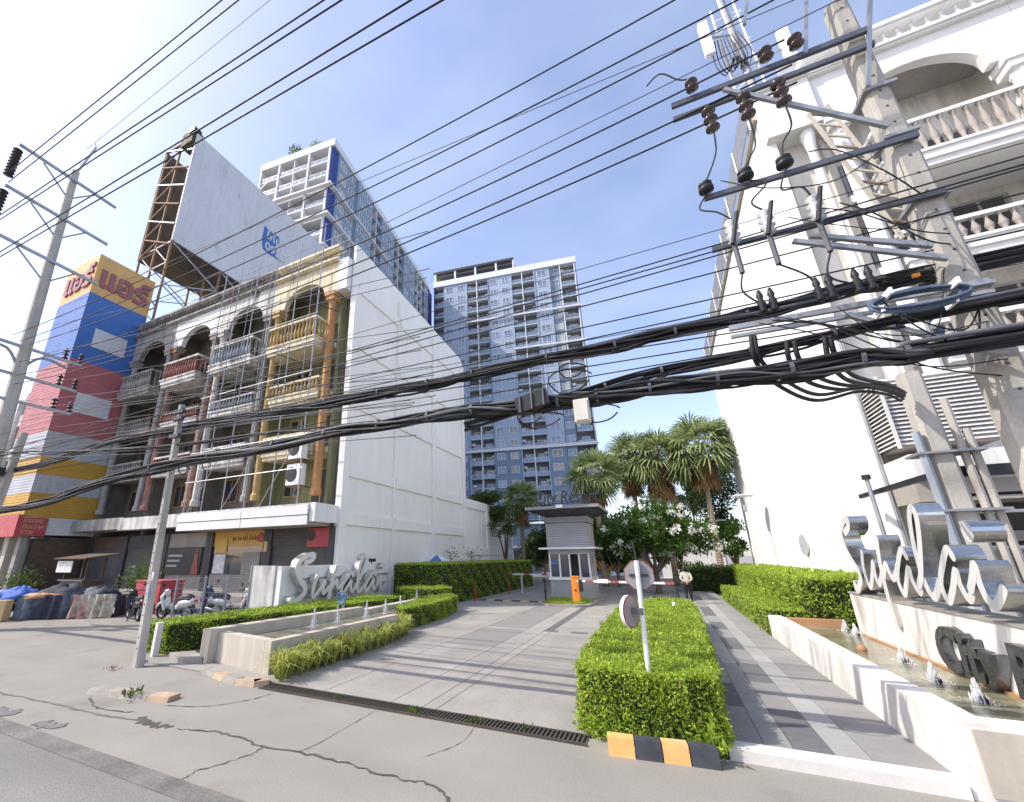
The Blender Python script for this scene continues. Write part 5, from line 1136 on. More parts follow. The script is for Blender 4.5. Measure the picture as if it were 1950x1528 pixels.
put('upper_slats', mb, K['slatgrey'], gb, kind='stuff')
put('top_band', MB().box(X0-.1,X1+.1,Y0-.1,Y1+.1,4.26,4.6), K['roofedge'], gb)
rx0, rx1, ry0, ry1 = -6.95, -2.85, 24.2, 29.0
put('roof_soffit', MB().add([(X0,Y0,4.61),(X1,Y0,4.61),(X1,Y1,4.61),(X0,Y1,4.61),(rx0,ry0,4.95),(rx1,ry0,4.95),(rx1,ry1,4.95),(rx0,ry1,4.95)],[(0,1,5,4),(1,2,6,5),(2,3,7,6),(3,0,4,7),(0,3,2,1)]), K['roofdark'], gb)
put('roof_slab', MB().box(rx0,rx1,ry0,ry1,4.951,5.12), K['roofedge'], gb)
put('floodlight', MB().box(-5.1,-4.75,23.95,24.19,4.98,5.14), K['white'], gb)
ls = text('roof_lettering', 'City Resort', 1.0, .05, K['darkmetal'], (-6.6,25.0,5.35), FRONT, None, label='dark lettering standing on the guard booth roof', cat='sign', sx=.78, offset=.01, shear=.2)
put('support_rail', MB().box(-6.6,-3.2,24.98,25.03,5.3,5.34).box(-6.3,-6.25,24.98,25.03,5.12,5.3).box(-3.6,-3.55,24.98,25.03,5.12,5.3), K['darkmetal'], ls)
isl = put('booth_island', MB().prism([(-6.35,24.0),(-6.1,22.9),(-5.6,22.5),(-4.2,22.5),(-3.7,22.8),(-3.5,24),(-3.45,30),(-6.4,30)],0,.13), K['kerbgrey'], kind='structure')
P = np.c_[rng.uniform(-6.1,-3.75,2600),rng.uniform(22.75,25.4,2600),np.full(2600,.14)]; P = P[inpoly(P,[(-6.1,24),(-5.9,23.0),(-5.5,22.75),(-4.3,22.75),(-3.9,23),(-3.75,25.4),(-6.1,25.4)])]
put('grass', npmesh('grass', leafquads(P,np.tile([0,0,1.],(len(P),1)),.13,.3,.5)), LM['lime'], label='small patch of green ground cover before the guard booth', cat='grass', kind='stuff')
def stripes(parent, xa, xb, y, z, n, tilt=0.):
    for i in range(n):
        a_, b_ = xa+(xb-xa)*i/n, xa+(xb-xa)*(i+1)/n
        put('arm_stripe', MB().box(min(a_,b_)+.001,max(a_,b_)-.001,y-.02,y+.02,z+tilt*i-.05,z+tilt*i+.05), K['armred' if i%3 == 1 else 'white'], parent)
ba = thing('barrier_gate', 'orange barrier post with red and white arm right of the booth', 'barrier', (-4.3,23.5,.1))
put('post', MB().box(-4.5,-4.14,23.3,23.62,.13,1.36), K['barrierorange'], ba); put('cap', MB().box(-4.53,-4.11,23.27,23.65,1.361,1.42), K['barrierorange'], ba)
put('lens', MB().lathe([(.05,0),(.04,.02)],(-4.32,23.298,.75),10,ax=(0,-1,0)), K['darkmetal'], ba)
put('counterweight', MB().box(-3.2,-2.7,23.18,23.28,1.12,1.3), K['white'], ba); stripes(ba,-4.2,.2,23.25,1.2,11,-.004)
put('motor_hinge', MB().box(-4.13,-3.95,23.22,23.4,.7,1.25), K['blackplastic'], ba)
bb2 = thing('barrier_gate', 'red and white barrier arm left of the booth before the hedge wall', 'barrier', (-7,30,0))
stripes(bb2,-6.9,-10.2,30,1.22,8); put('post', MB().box(-6.9,-6.5,29.8,30.2,0,1.35), K['darkmetal'], bb2); put('arm_rest', MB().box(-9.2,-9.1,29.95,30.05,0,1.16), K['alu'], bb2)
put('sensor_post', MB().lathe([(.08,0),(.05,.05),(.04,.5),(.08,.52),(.08,.62),(.04,.64),(.04,1.0),(.09,1.02),(.09,1.16),(.02,1.18)],(-5.85,23.2,.13),8), K['blackplastic'], label='black sensor post standing on the booth island', cat='post')
for i,(x,y) in enumerate(((-10.05,23.8),(-9.75,29.0))):
    put('marker_post', MB().lathe([(.12,0),(.12,.03),(.05,.05),(.045,.75),(.02,.8)],(x,y,.03),8), K['red'], label=['near','far'][i]+' red marker post at the foot of the tall dark hedge', cat='post', group='red marker posts')
# road sign post in the near hedge
sg = thing('sign_post', 'white sign post with octagonal and round signs rising from the near hedge', 'sign post', (-.44,7.25,0))
put('pole', MB().tube([(-.46,7.25,.2),(-.40,7.22,2.33)],.034,10), K['whitesteel'], sg)
put('rod', MB().tube([(-.40,7.26,2.3),(-.43,7.27,2.62)],.01,6), K['darkmetal'], sg)
oc = [(-.395+.215*math.cos(R_(22.5+45*i)), 2.12+.215*math.sin(R_(22.5+45*i))) for i in range(8)]
os_ = put('octagon_plate', MB().slab([(x,7.275,z) for x,z in oc],(0,.012,0)), K['octback'], sg)
put('rim', MB().tube([(x,7.28,z) for x,z in oc+oc[:1]],.008,6), K['dullred'], os_)
put('bracket', MB().box(-.53,-.27,7.255,7.273,2.10,2.135), K['darkmetal'], sg)
dv = Vector((-.9,.44,0)).normalized()
rs_ = put('round_sign', MB().lathe([(.21,0),(.22,.01),(.22,.055),(.21,.06)],(-.56,7.2,1.62),28,ax=tuple(dv)), K['white'], sg)
put('sign_back', MB().lathe([(.205,-.006),(.2,-.002)],(-.56,7.2,1.62),28,ax=tuple(dv)), K['dishback'], rs_)
put('sign_rim', MB().lathe([(.212,-.004),(.222,-.002),(.222,.004)],(-.56,7.2,1.62),28,ax=tuple(dv)), K['dullred'], rs_)
put('clamp', MB().box(-.56,-.40,7.18,7.26,1.58,1.67), K['cablegrey'], sg)
put('fountain_light', MB().box(-.02,.06,15.9,15.98,.8,1.0), K['white'], label='small white light box on the far end of the near hedge', cat='light')
# valve wheel by the left fountain
vw = at(651,1138,Y=13.2); v = thing('valve_wheel', 'blue valve handwheel behind the left fountain', 'valve', (vw[0],13.2,0))
put('wheel', MB().tube([(vw[0]+.2*math.cos(q),13.2,vw[2]+.2*math.sin(q)) for q in np.linspace(0,2*math.pi,22)],.024,6), K['signblue'], v)
for q in (0,1.05,2.1): put('spoke', MB().beam((vw[0]-.2*math.cos(q),13.2,vw[2]-.2*math.sin(q)),(vw[0]+.2*math.cos(q),13.2,vw[2]+.2*math.sin(q)),.02), K['signblue'], v)
put('stand', MB().tube([(vw[0]+.05,13.25,0),(vw[0]+.05,13.25,vw[2])],.05,8), K['bluegrey'], v)
# lamps along the right wall
def lamp(x, y, h, label, s=1.):
    t = thing('garden_lamp', label, 'lamp post', (x,y,0), group='white garden lamps along the walkway')
    put('pole', MB().tube([(x,y,0),(x,y,h-.9)],[.07,.05],10), K['whitesteel'], t)
    put('lantern', MB().lathe([(.05,0),(.10,.08),(.10,.3),(.06,.36)],(x,y,h-.95),12), K['slatgrey'], t)
    put('disc', MB().lathe([(.02,.03),(.58,.0),(.60,.03),(.58,.06),(.02,.1)],(x,y,h),24), K['white'], t)
    for q in (0,2.1,4.2): put('stay', MB().tube([(x+.08*math.cos(q),y+.08*math.sin(q),h-.7),(x+.5*math.cos(q),y+.5*math.sin(q),h)],.014,5), K['whitesteel'], t)
lamp(4.9,32,5.9,'nearer white garden lamp with disc top against the right wall'); lamp(4.9,46.5,5.4,'farther white garden lamp with disc top beside the tall palm')
p = at(1533,1038,X=5.0); mr_ = thing('round_mirror', 'grey round mirror on a short post before the right wall', 'mirror', (5.0,p[1],0))
put('disc', MB().lathe([(.42,0),(.40,.05)],tuple(p),24,ax=(-.995,-.1,0)), K['porcelaingrey'], mr_); put('post', MB().tube([(5.05,p[1]+.1,0),(5.05,p[1]+.1,p[2])],.04,8), K['whitesteel'], mr_)
p = at(1650,912,X=5.2); q = at(1683,1030,X=5.2); ro = thing('pipe_post', 'thin grey vent pipe with black cap before the right building', 'pipe', (5.2,p[1],0))
put('pipe', MB().tube([(5.2,p[1],0),(5.2,p[1],p[2])],.05,8), K['galv'], ro); put('cap', MB().lathe([(.1,0),(.1,.12)],(5.2,p[1],p[2]-.02),8), K['blackplastic'], ro)
# umbrella behind the hedge
um = at(832,1056,Y=27); u = thing('parasol', 'blue and white parasol behind the tall dark hedge', 'parasol', (um[0],27,0))
put('pole', MB().tube([(um[0],27,0),(um[0],27,um[2])],.03,6), K['whitesteel'], u)
for i in range(8):
    a0, a1 = i*math.pi/4, (i+1)*math.pi/4; r_ = 1.35; zz = um[2]-.55
    put('panel', MB().add([(um[0],27,um[2]),(um[0]+r_*math.cos(a0),27+r_*math.sin(a0),zz),(um[0]+r_*math.cos(a1),27+r_*math.sin(a1),zz)],[(0,1,2)]), K[['umbblue','umbwhite'][i%2]], u)
# ================================================================== TREES
def palm(x, y, h, r, label, seed, skirt=2.0, nf=46, lean=(0,0), skirt_r=.55):
    g = np.random.default_rng(seed); t = thing('fan_palm', label, 'palm tree', (x,y,0), group='fan palms before the centre tower')
    top = np.array([x+lean[0], y+lean[1], h])
    put('trunk', MB().tube(smooth_path([(x,y,0),(x+lean[0]*.3,y+lean[1]*.3,h*.45),tuple(top)],6), [.26-.1*i/12 for i in range(13)], 10), K['barkpalm'], t, smooth=True)
    Q = []; D = []
    def fan(c, d, up, L, segs, spread, out, droop):
        d = d/np.linalg.norm(d); s = np.cross(d, up); s /= max(np.linalg.norm(s),1e-6); nrm = np.cross(s, d)
        for i in range(segs):
            an = (i/(segs-1)-.5)*spread+g.normal(0,.03); dd = d*math.cos(an)+s*math.sin(an)
            ll = L*(.8+.2*math.cos(an*.8))*g.uniform(.9,1.08); wv = np.cross(dd, nrm); wv /= np.linalg.norm(wv); w_ = L*.075
            m = c+dd*ll*.55+nrm*.10*abs(an)*0; e = m+dd*ll*.35+np.array([0,0,-droop*ll*g.uniform(.25,.7)])
            out += [c-wv*w_*.15, c+wv*w_*.15, m+wv*w_*.5, m-wv*w_*.5, m-wv*w_*.5, m+wv*w_*.5, e+wv*w_*.06, e-wv*w_*.06]
    P = MB()
    for i in range(nf):
        a = i*2.39996+g.normal(0,.2); el = R_(82)-(i/nf)**.85*R_(125)+g.normal(0,.08)
        d = np.array([math.cos(a)*math.cos(el), math.sin(a)*math.cos(el), math.sin(el)]); pl_ = r*g.uniform(.38,.52)
        c = top+d*pl_+np.array([0,0,-.05*pl_]); P.tube([tuple(top),tuple(c)],[.035,.02],4,cap=False)
        dn = d+np.array([0,0,-.35]); fan(c, dn, np.array([0,0,1.])+.4*g.normal(size=3), r*g.uniform(.52,.66), 17, R_(210), Q, .45)
    for i in range(int(34*skirt)):
        a = g.uniform(0,6.28); zt = top[2]-.3-g.random()*skirt; d = np.array([math.cos(a)*.38, math.sin(a)*.38, -1.])
        c = np.array([top[0],top[1],zt])+np.array([math.cos(a),math.sin(a),0])*skirt_r*g.uniform(.4,1.)
        fan(c, d, np.array([math.cos(a),math.sin(a),.1]), r*.42, 7, R_(70), D, .2)
    put('fronds', npmesh('fronds', np.array(Q)), LM['palm'], t); put('petioles', P, K['olive'], t)
    if D: put('dead_fronds', npmesh('dead_fronds', np.array(D)), LM['dead'], t)
    return t
palm(3.75,40,11.0,3.7,'tallest fan palm leaning before the right white wall',21,2.2,50,(.15,0))
palm(.55,41,10.6,3.5,'fan palm with a thick brown skirt of dead fronds in the middle',22,2.8,50,skirt_r=.8)
palm(-1.7,42,11.0,3.3,'fan palm left of the brown skirted palm',23,2.4,46,skirt_r=.6)
palm(-4.6,38,9.0,3.1,'fan palm right behind the guard booth roof',24,1.4,46)
palm(-12.8,43,8.0,2.7,'small fan palm at the end of the white side wall',25,1.8,40,(.1,0),.45)
def tree(x, y, h, clumps, n, lm, size, label, seed, limbs=5, trunk_r=.16, asp=.5, group=None, name='tree', flowers=0, spread=.9, cat='tree'):
    g = np.random.default_rng(seed); t = thing(name, label, cat, (x,y,0), group=group); r_ = random.Random(seed)
    fork = Vector((x,y,h*.3)); mb = MB().tube(smooth_path([(x,y,0),(x+.05,y,h*.15),tuple(fork)],4),[trunk_r*(1-.3*i/8) for i in range(9)],8)
    C = np.array([c[:3] for c in clumps]); Rr = np.array([c[3:] for c in clumps])
    for c in clumps:
        e = Vector(c[:3]); m = fork.lerp(e,.5)+Vector((r_.uniform(-.2,.2),r_.uniform(-.2,.2),.15)); mb.tube(smooth_path([fork,m,e],4),[trunk_r*.5*(1-.75*i/8) for i in range(9)],6)
    put('trunk', mb, K['bark'], t, smooth=True)
    vol = Rr.prod(1); idx = g.choice(len(C), n, p=vol/vol.sum()); d = unit(g.normal(size=(n,3))); rad = g.random((n,1))**.45
    sub = unit(g.normal(size=(len(C)*9,3)))  # sub-clumps break the outline
    k_ = g.integers(0,9,n); off = sub[idx*9+k_]*.62; P = C[idx]+(off+d*rad*.52)*Rr[idx]
    put('crown', npmesh('crown', leafquads(P, d+np.array([0,0,.25]), size, asp, spread)), lm, t)
    if flowers:
        m = g.choice(n, flowers, replace=False); F = []
        for i in m:
            c = C[idx[i]]+(unit(off[i:i+1])[0]*1.0+d[i]*.25+np.array([0,-.25,.1]))*Rr[idx[i]]; 
            if c[1] > C[:,1].mean()+.4: c[1] = 2*C[:,1].mean()-c[1]
            F.append(leafquads(c+g.normal(0,.11,(34,3)), np.tile([0,-.2,.3],(34,1)), .14, .95, .8))
        put('blossoms', npmesh('blossoms', np.concatenate(F)), LM['flower'], t)
    return t
FX, FY = -.7, 33
tree(FX,FY,4,[(FX-2.6,FY,3.6,1.3,1.3,1.2),(FX-1.3,FY-.6,4.7,1.4,1.4,1.1),(FX+.3,FY-.5,5.1,1.5,1.5,1.1),(FX+1.9,FY-.2,4.5,1.5,1.4,1.2),(FX+2.9,FY,3.5,1.1,1.2,1.0),(FX,FY-1,3.6,1.6,1.3,1.1),(FX-1.2,FY-.8,3.3,1.2,1.2,1.),(FX+1.5,FY-.9,3.2,1.3,1.2,.9)], 9500, LM['frang'], .30, 'round frangipani tree dotted with white blossom beside the walkway', 31, flowers=42, trunk_r=.2, asp=.34)
def blob_tree(x, y, z, rx, ry, rz, n, lm, size, label, seed, name='tree', group=None):
    g = random.Random(seed); cl = [(x+g.uniform(-.7,.7)*rx, y+g.uniform(-.6,.6)*ry, z+g.uniform(-.6,.8)*rz, rx*g.uniform(.35,.55), ry*g.uniform(.4,.6), rz*g.uniform(.3,.5)) for i in range(9)]
    return tree(x, y, z*1.0, cl, n, lm, size, label, seed, name=name, group=group)
blob_tree(-15.6,40,7.2,3.0,2.5,1.8,8000,LM['dark'],.24,'leafy tree rising behind the white side wall',41)
blob_tree(-13.3,39,5.0,1.3,1.3,1.0,1200,LM['dark'],.2,'branch of reddish green leaves over the end of the white wall',42)
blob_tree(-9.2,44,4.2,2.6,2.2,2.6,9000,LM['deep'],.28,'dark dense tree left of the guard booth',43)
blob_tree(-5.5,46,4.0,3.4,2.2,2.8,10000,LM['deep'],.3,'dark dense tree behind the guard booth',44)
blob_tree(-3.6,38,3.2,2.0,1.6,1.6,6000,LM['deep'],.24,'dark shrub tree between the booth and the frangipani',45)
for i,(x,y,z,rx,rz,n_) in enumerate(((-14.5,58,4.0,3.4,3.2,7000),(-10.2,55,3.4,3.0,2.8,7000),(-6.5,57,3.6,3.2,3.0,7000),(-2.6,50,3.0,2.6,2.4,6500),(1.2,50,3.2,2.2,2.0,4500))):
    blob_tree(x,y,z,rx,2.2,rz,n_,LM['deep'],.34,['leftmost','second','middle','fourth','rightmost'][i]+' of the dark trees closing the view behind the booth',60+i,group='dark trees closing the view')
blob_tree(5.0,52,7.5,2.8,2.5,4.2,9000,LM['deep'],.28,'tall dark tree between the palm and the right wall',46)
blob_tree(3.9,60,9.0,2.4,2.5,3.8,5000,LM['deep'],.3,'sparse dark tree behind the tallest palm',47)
blob_tree(4.9,41,3.4,1.2,1.5,1.5,3000,LM['frang'],.22,'bright leafy shrub at the foot of the right white wall',48)
blob_tree(2.4,39,1.2,1.6,1.2,.9,1000,LM['dark'],.2,'dark rounded shrub behind the frangipani trunk',49,'shrub')
blob_tree(-3.4,48,1.2,2.2,1.2,.9,900,LM['lime'],.2,'sunlit low shrub behind the guard booth',50,'shrub')
for i,(x,y) in enumerate(((-14.6,30),(-14.4,33.4))):
    P = rng.normal(0,1,(140,3))*[.5,.3,.4]+[x,y,2.5]; t = thing('shrub', ['nearer','farther'][i]+' spindly twig shrub above the tall dark hedge', 'shrub', (x,y,0))
    put('leaves', npmesh('leaves', leafquads(P, np.tile([0,0,1.],(140,1)), .13, .5)), LM['dark'], t); put('stem', MB().tube([(x,y,0),(x,y,2.8)],.03,5), K['bark'], t)
bw = put('boundary_wall', MB().box(-.5,5.9,55,55.3,0,3.3), K['whitewall'], label='white garden wall in the shade beyond the frangipani', cat='wall')
put('coping', MB().box(-.6,5.9,54.9,55.35,3.301,3.4), K['kerbgrey'], bw)
lowb = thing('service_building', 'low grey building in the shade at the end of the driveway', 'building', (-14,62,0))
put('wall', MB().box(-26,-2,62,70,0,7), K['towerdark'], lowb)
for i in range(6): put('opening', MB().box(-24+i*3.6,-21.4+i*3.6,61.9,61.999,.5,3.2), K['darkint'], lowb)
for z in (3.6,6.9): put('ledge', MB().box(-26.2,-1.8,61.5,61.899,z,z+.3), K['towerwhite'], lowb)
# spirit house
h_ = at(1154,1080,Y=40); sx_ = h_[0]; sh = thing('spirit_house', 'small golden spirit house shrine beyond the booth', 'shrine', (sx_,40,0))
put('pedestal', MB().lathe([(.35,0),(.35,.2),(.2,.3),(.2,1.2),(.45,1.35),(.5,1.45)],(sx_,40,0),10), K['lime'] if 'lime' in K else K['ochre'], sh)
put('shrine', MB().box(sx_-.5,sx_+.5,39.6,40.4,1.46,2.2).lathe([(.75,0),(.6,.25),(.62,.26),(.4,.6),(.42,.62),(.15,1.0),(.03,1.5)],(sx_,40,2.2),8), K['gold'], sh)
put('garland', MB().tube([(sx_+.68*math.cos(q),39.5,1.9+.68*math.sin(q)) for q in np.linspace(0,6.28,18)],.12,6), K['gold'], sh)

# ================================================================== PERSON
def person(x, y, z, s):
    t = thing('person', 'person in pale shirt and dark trousers walking away with hands behind back', 'person', (x,y,z))
    J = {'pel':(0,0,.95),'sp':(0,.01,1.12),'ch':(0,.0,1.32),'nk':(0,0,1.47),'hd':(0,.015,1.57),'tp':(0,.01,1.70),
      'sl':(-.18,0,1.40),'el':(-.25,-.10,1.15),'wl':(-.08,-.17,1.00),'hl':(-.01,-.18,.97),'sr':(.18,0,1.40),'er':(.25,-.10,1.15),'wr':(.08,-.17,1.02),'hr':(.01,-.19,.99),
      'pl':(-.09,0,.90),'kl':(-.10,.04,.50),'al':(-.10,-.05,.09),'tl':(-.11,.10,.03),'pr':(.09,0,.90),'kr':(.10,.07,.50),'ar':(.10,.10,.10),'tr':(.11,.25,.03)}
    Rd = {'pel':.15,'sp':.145,'ch':.155,'nk':.06,'hd':.085,'tp':.075,'sl':.07,'el':.05,'wl':.033,'hl':.035,'sr':.07,'er':.05,'wr':.033,'hr':.035,'pl':.10,'kl':.068,'al':.045,'tl':.04,'pr':.10,'kr':.068,'ar':.045,'tr':.04}
    E_ = [('pel','sp'),('sp','ch'),('ch','nk'),('nk','hd'),('hd','tp'),('ch','sl'),('sl','el'),('el','wl'),('wl','hl'),('ch','sr'),('sr','er'),('er','wr'),('wr','hr'),('pel','pl'),('pl','kl'),('kl','al'),('al','tl'),('pel','pr'),('pr','kr'),('kr','ar'),('ar','tr')]
    ks = list(J); me = bpy.data.meshes.new('body'); me.from_pydata([J[q] for q in ks], [(ks.index(a_),ks.index(b_)) for a_,b_ in E_], [])
    o = bpy.data.objects.new('body_build', me); COL.objects.link(o); o.modifiers.new('s','SKIN'); sv = me.skin_vertices[0].data
    for i, q in enumerate(ks): sv[i].radius = (Rd[q], Rd[q]*(.72 if q in ('sp','ch','pel') else 1)); sv[i].use_root = q == 'pel'
    sb = o.modifiers.new('u','SUBSURF'); sb.levels = sb.render_levels = 2
    bpy.context.view_layer.update(); m2 = bpy.data.meshes.new_from_object(o.evaluated_get(bpy.context.evaluated_depsgraph_get())); bpy.data.objects.remove(o)
    m2.materials.clear()
    for m in (K['skin'],K['shirt'],K['trouser'],K['rubber']): m2.materials.append(m)
    for p in m2.polygons:
        c = p.center; f = 0
        if c.z < .07: f = 3
        elif c.z < .985 and not (c.y < -.12 and c.z > .9): f = 2
        elif c.z < 1.45: f = 1
        if c.y < -.13 and abs(c.x) < .16 and c.z < 1.08: f = 0
        p.material_index = f; p.use_smooth = True
    T = Matrix.Translation((x,y,z)) @ Matrix.Diagonal((s,s,s,1))
    put('body', m2, None, t, mw=T)
    hm = MB().lathe([(.03,-.11),(.095,-.07),(.112,0),(.11,.05),(.08,.1),(.02,.12)],(0,-.035,1.61),12); put('hair', hm, K['hair'], t, mw=T, smooth=True)
    fg = MB()
    for i in range(5):
        for s_ in (-1,1): fg.tube([(s_*.02,-.20,.975-.012*i),(-s_*.03,-.225,.965-.014*i),(-s_*.055,-.215,.955-.014*i)],[.011,.010,.008],5)
    put('fingers', fg, K['skin'], t, mw=T, smooth=True)
    put('belt', MB().lathe([(.155,0),(.157,.04)],(0,0,.97),14), K['rubber'], t, mw=T @ Matrix.Diagonal((1.02,.76,1,1)))
    return t
person(.78,25.3,.125,1.0)

# ================================================================== MOTORCYCLES
def wheel(parent, x, r, mr):
    w_ = put('wheel', MB().tube([(x+r*.55*math.cos(q),0,r+r*.55*math.sin(q)) for q in np.linspace(0,6.2832,20)],.02,6), mr, parent, mw=WM[parent.name])
    put('tyre', MB().tube([(x+(r-.05)*math.cos(q),0,r+(r-.05)*math.sin(q)) for q in np.linspace(0,6.2832,26)],.052,8), K['rubber'], w_, smooth=True, mw=WM[parent.name])
    put('rim', MB().tube([(x+(r-.1)*math.cos(q),0,r+(r-.1)*math.sin(q)) for q in np.linspace(0,6.2832,22)],.02,6), mr, w_, mw=WM[parent.name])
    sp_ = MB().lathe([(.05,-.06),(.05,.06)],(x,0,r),8,ax=(0,1,0))
    for i in range(5): q = i*1.2566; sp_.beam((x,0,r),(x+(r-.1)*math.cos(q),0,r+(r-.1)*math.sin(q)),.03)
    put('spokes', sp_, mr, w_, mw=WM[parent.name])
def scooter(mw, body, label):
    t = bpy.data.objects.new('scooter', None); t.empty_display_size = .3; link(t, None, mw); tag(t, label, 'motorcycle', 'scooters parked by the shophouses')
    q = lambda n, mb, m, sm=False, par=None: put(n, mb, m, par or t, mw=mw, smooth=sm)
    wheel(t,-.62,.28,K['galv']); wheel(t,.62,.28,K['galv'])
    q('body', MB().tube(smooth_path([(-.95,0,.72),(-.7,0,.62),(-.35,0,.58),(-.1,0,.42)],4),[.05]+[.13]*4+[.17]*5+[.13]*3,10), body, True)
    q('floorboard', MB().slab([(-.15,-.15,.30),(.35,-.12,.30),(.42,-.1,.36),(.42,.1,.36),(.35,.12,.30),(-.15,.15,.30)],(0,0,.06)), K['scootblack'])
    q('leg_shield', MB().slab([(.36,-.17,.36),(.36,.17,.36),(.56,.2,.82),(.52,.1,.98),(.52,-.1,.98),(.56,-.2,.82)],(.07,0,0)), body)
    q('seat', MB().tube(smooth_path([(-.85,0,.80),(-.5,0,.80),(-.12,0,.74)],5),[.05,.10,.13,.14,.14,.14,.14,.13,.12,.10,.05],10), K['seatblack'], True)
    q('front_fork', MB().beam((.62,-.08,.28),(.5,-.08,.85),.045).beam((.62,.08,.28),(.5,.08,.85),.045), K['darkmetal'])
    q('mudguard', MB().tube([(.62+.33*math.cos(a_),0,.28+.33*math.sin(a_)) for a_ in np.linspace(.3,2.6,9)],.07,6), body, True)
    q('mudguard', MB().tube([(-.62+.34*math.cos(a_),0,.28+.34*math.sin(a_)) for a_ in np.linspace(1.2,3.2,8)],.06,6), K['scootblack'], True)
    hb = q('handlebar', MB().tube(smooth_path([(.36,-.36,1.02),(.48,-.2,1.04),(.5,0,.98),(.48,.2,1.04),(.36,.36,1.02)],4),.018,6), K['darkmetal'])
    q('head_cowl', MB().lathe([(.02,-.12),(.11,-.08),(.13,0),(.1,.07),(.02,.1)],(.54,0,.98),10,ax=(1,0,.2)), body, True)
    q('headlight', MB().lathe([(.08,0),(.05,.03),(.01,.035)],(.64,0,1.0),10,ax=(1,0,.2)), K['porcelaingrey'], True)
    for s_ in (-1,1): q('mirror', MB().tube([(.44,s_*.24,1.04),(.42,s_*.3,1.24)],.01,5).lathe([(.07,0),(.06,.015)],(.42,s_*.31,1.27),10,ax=(-1,0,.1)), K['scootblack'], False, hb)
    q('exhaust', MB().tube([(-.2,-.14,.25),(-.5,-.17,.27),(-.95,-.17,.38)],[.03,.055,.06],8), K['galv'], True)
    q('tail_light', MB().box(-1.0,-.94,-.07,.07,.66,.74), K['red']); q('engine', MB().box(-.4,-.05,-.11,.11,.2,.42), K['darkmetal']); q('kickstand', MB().beam((-.2,.12,.28),(-.25,.25,0),.03), K['darkmetal'])
    return t
for i,(x,y,rz,bc,lab) in enumerate(((-20.3,11.3,2.9,'scootblack','black scooter parked behind the small concrete pole'),(-18.7,12.0,3.3,'scootwhite','white and black scooter right of the small concrete pole'),(-19.6,14.0,2.4,'scootblue','dark blue scooter parked close to the shop step'),(-17.0,13.4,.5,'scootwhite','pale scooter parked inside the wire fence'),(-16.0,14.4,.7,'scootblack','dark scooter parked beside the left sign panel'),(-29.5,10.6,.4,'scootblack','dark scooter parked behind the covered stall'))):
    scooter(TR(x,y,.0,rz,1.08), K[bc], lab)
cr_ = put('delivery_box', MB().box(-22.9,-21.0,12.6,13.7,.45,1.4).box(-22.8,-22.7,12.7,12.8,0,.45).box(-21.2,-21.1,12.7,12.8,0,.45).box(-22.8,-22.7,13.5,13.6,0,.45).box(-21.2,-21.1,13.5,13.6,0,.45), K['signred'], label='bright red box on legs in front of the dark shops', cat='box')
put('lid', MB().box(-22.95,-20.95,12.55,13.75,1.401,1.46), K['signred'], cr_); put('sticker', MB().box(-21.7,-21.4,12.59,12.599,.8,1.1), K['white'], cr_)
# wire fence
fc = thing('wire_fence', 'low grey wire mesh fence beside the left sign panel', 'fence', (-17.2,12,0))
FA, FB, FC_ = Vector((-17.6,11.2,0)), Vector((-16.2,12.4,0)), Vector((-15.3,12.7,0))
for p_ in (FA, FA.lerp(FB,.55), FB): put('post', MB().tube([p_,p_+Vector((0,0,1.75))],.04,8), K['galv'], fc)
for A_, B_ in ((FA,FB),(FB,FC_)):
    for i in range(9): z = Vector((0,0,.15+i*.19)); put('wire', MB().tube([A_+z,B_+z],.009,4), K['galv'], fc)
    n = int((B_-A_).length/.14)
    for i in range(n): p_ = A_.lerp(B_,(i+.5)/n); put('wire', MB().tube([p_+Vector((0,0,.12)),p_+Vector((0,0,1.7))],.007,4), K['galv'], fc)
# ================================================================== STREET STALL
def lump(c, r, n, seed, sq=.6):
    g = np.random.default_rng(seed); mb = MB(); nu, nv = 16, 9; ph = g.uniform(0,6,6); vs = []; fs = []
    for j in range(nv):
        v_ = j/(nv-1)*math.pi*.62
        for i in range(nu):
            u_ = i/nu*2*math.pi; k_ = 1+.13*math.sin(3*u_+ph[0]+2*v_)+.10*math.sin(5*u_+ph[1])+.08*math.sin(7*v_+ph[2]+2*u_)
            vs.append((c[0]+r[0]*math.sin(v_)*math.cos(u_)*k_, c[1]+r[1]*math.sin(v_)*math.sin(u_)*k_, c[2]+r[2]*(math.cos(v_)+.37*0)*k_-r[2]*.0))
    for j in range(nv-1):
        for i in range(nu): a_, b_ = j*nu+i, j*nu+(i+1)%nu; fs.append((a_,b_,b_+nu,a_+nu))
    return mb.add(vs, fs)
def drape(x0, x1, y, z1, seed, depth=.16):
    g = random.Random(seed); n = 28; vs = []; fs = []
    for j in range(5):
        z = z1*(1-j/4.0)+.02
        for i in range(n+1): u = i/n; vs.append((x0+(x1-x0)*u, y-.04*j*.5-depth*.35*math.sin(u*n*.9+seed+j*.5)*(j/4)-.03*math.sin(u*37+seed), z+.03*math.sin(u*19)*(j==4)))
    for j in range(4):
        for i in range(n): a_ = j*(n+1)+i; fs.append((a_,a_+1,a_+n+2,a_+n+1))
    return MB().add(vs, fs)
sA, sB = Vector((-24.6,9.2,0)), Vector((-22.0,11.2,0))
ST = Matrix.Translation((-26.2,8.3,0)) @ Matrix.Rotation(R_(36),4,'Z')
st_ = thing('street_stall', 'street stall table draped in dark plastic sheet and cloth', 'stall', (-26.2,8.3,0), R_(36))
put('table', MB().box(0,5.2,0,1.8,.62,.70).box(.1,.2,.1,.2,0,.62).box(5,5.1,.1,.2,0,.62).box(.1,.2,1.6,1.7,0,.62).box(5,5.1,1.6,1.7,0,.62), K['wood'], st_, mw=ST)
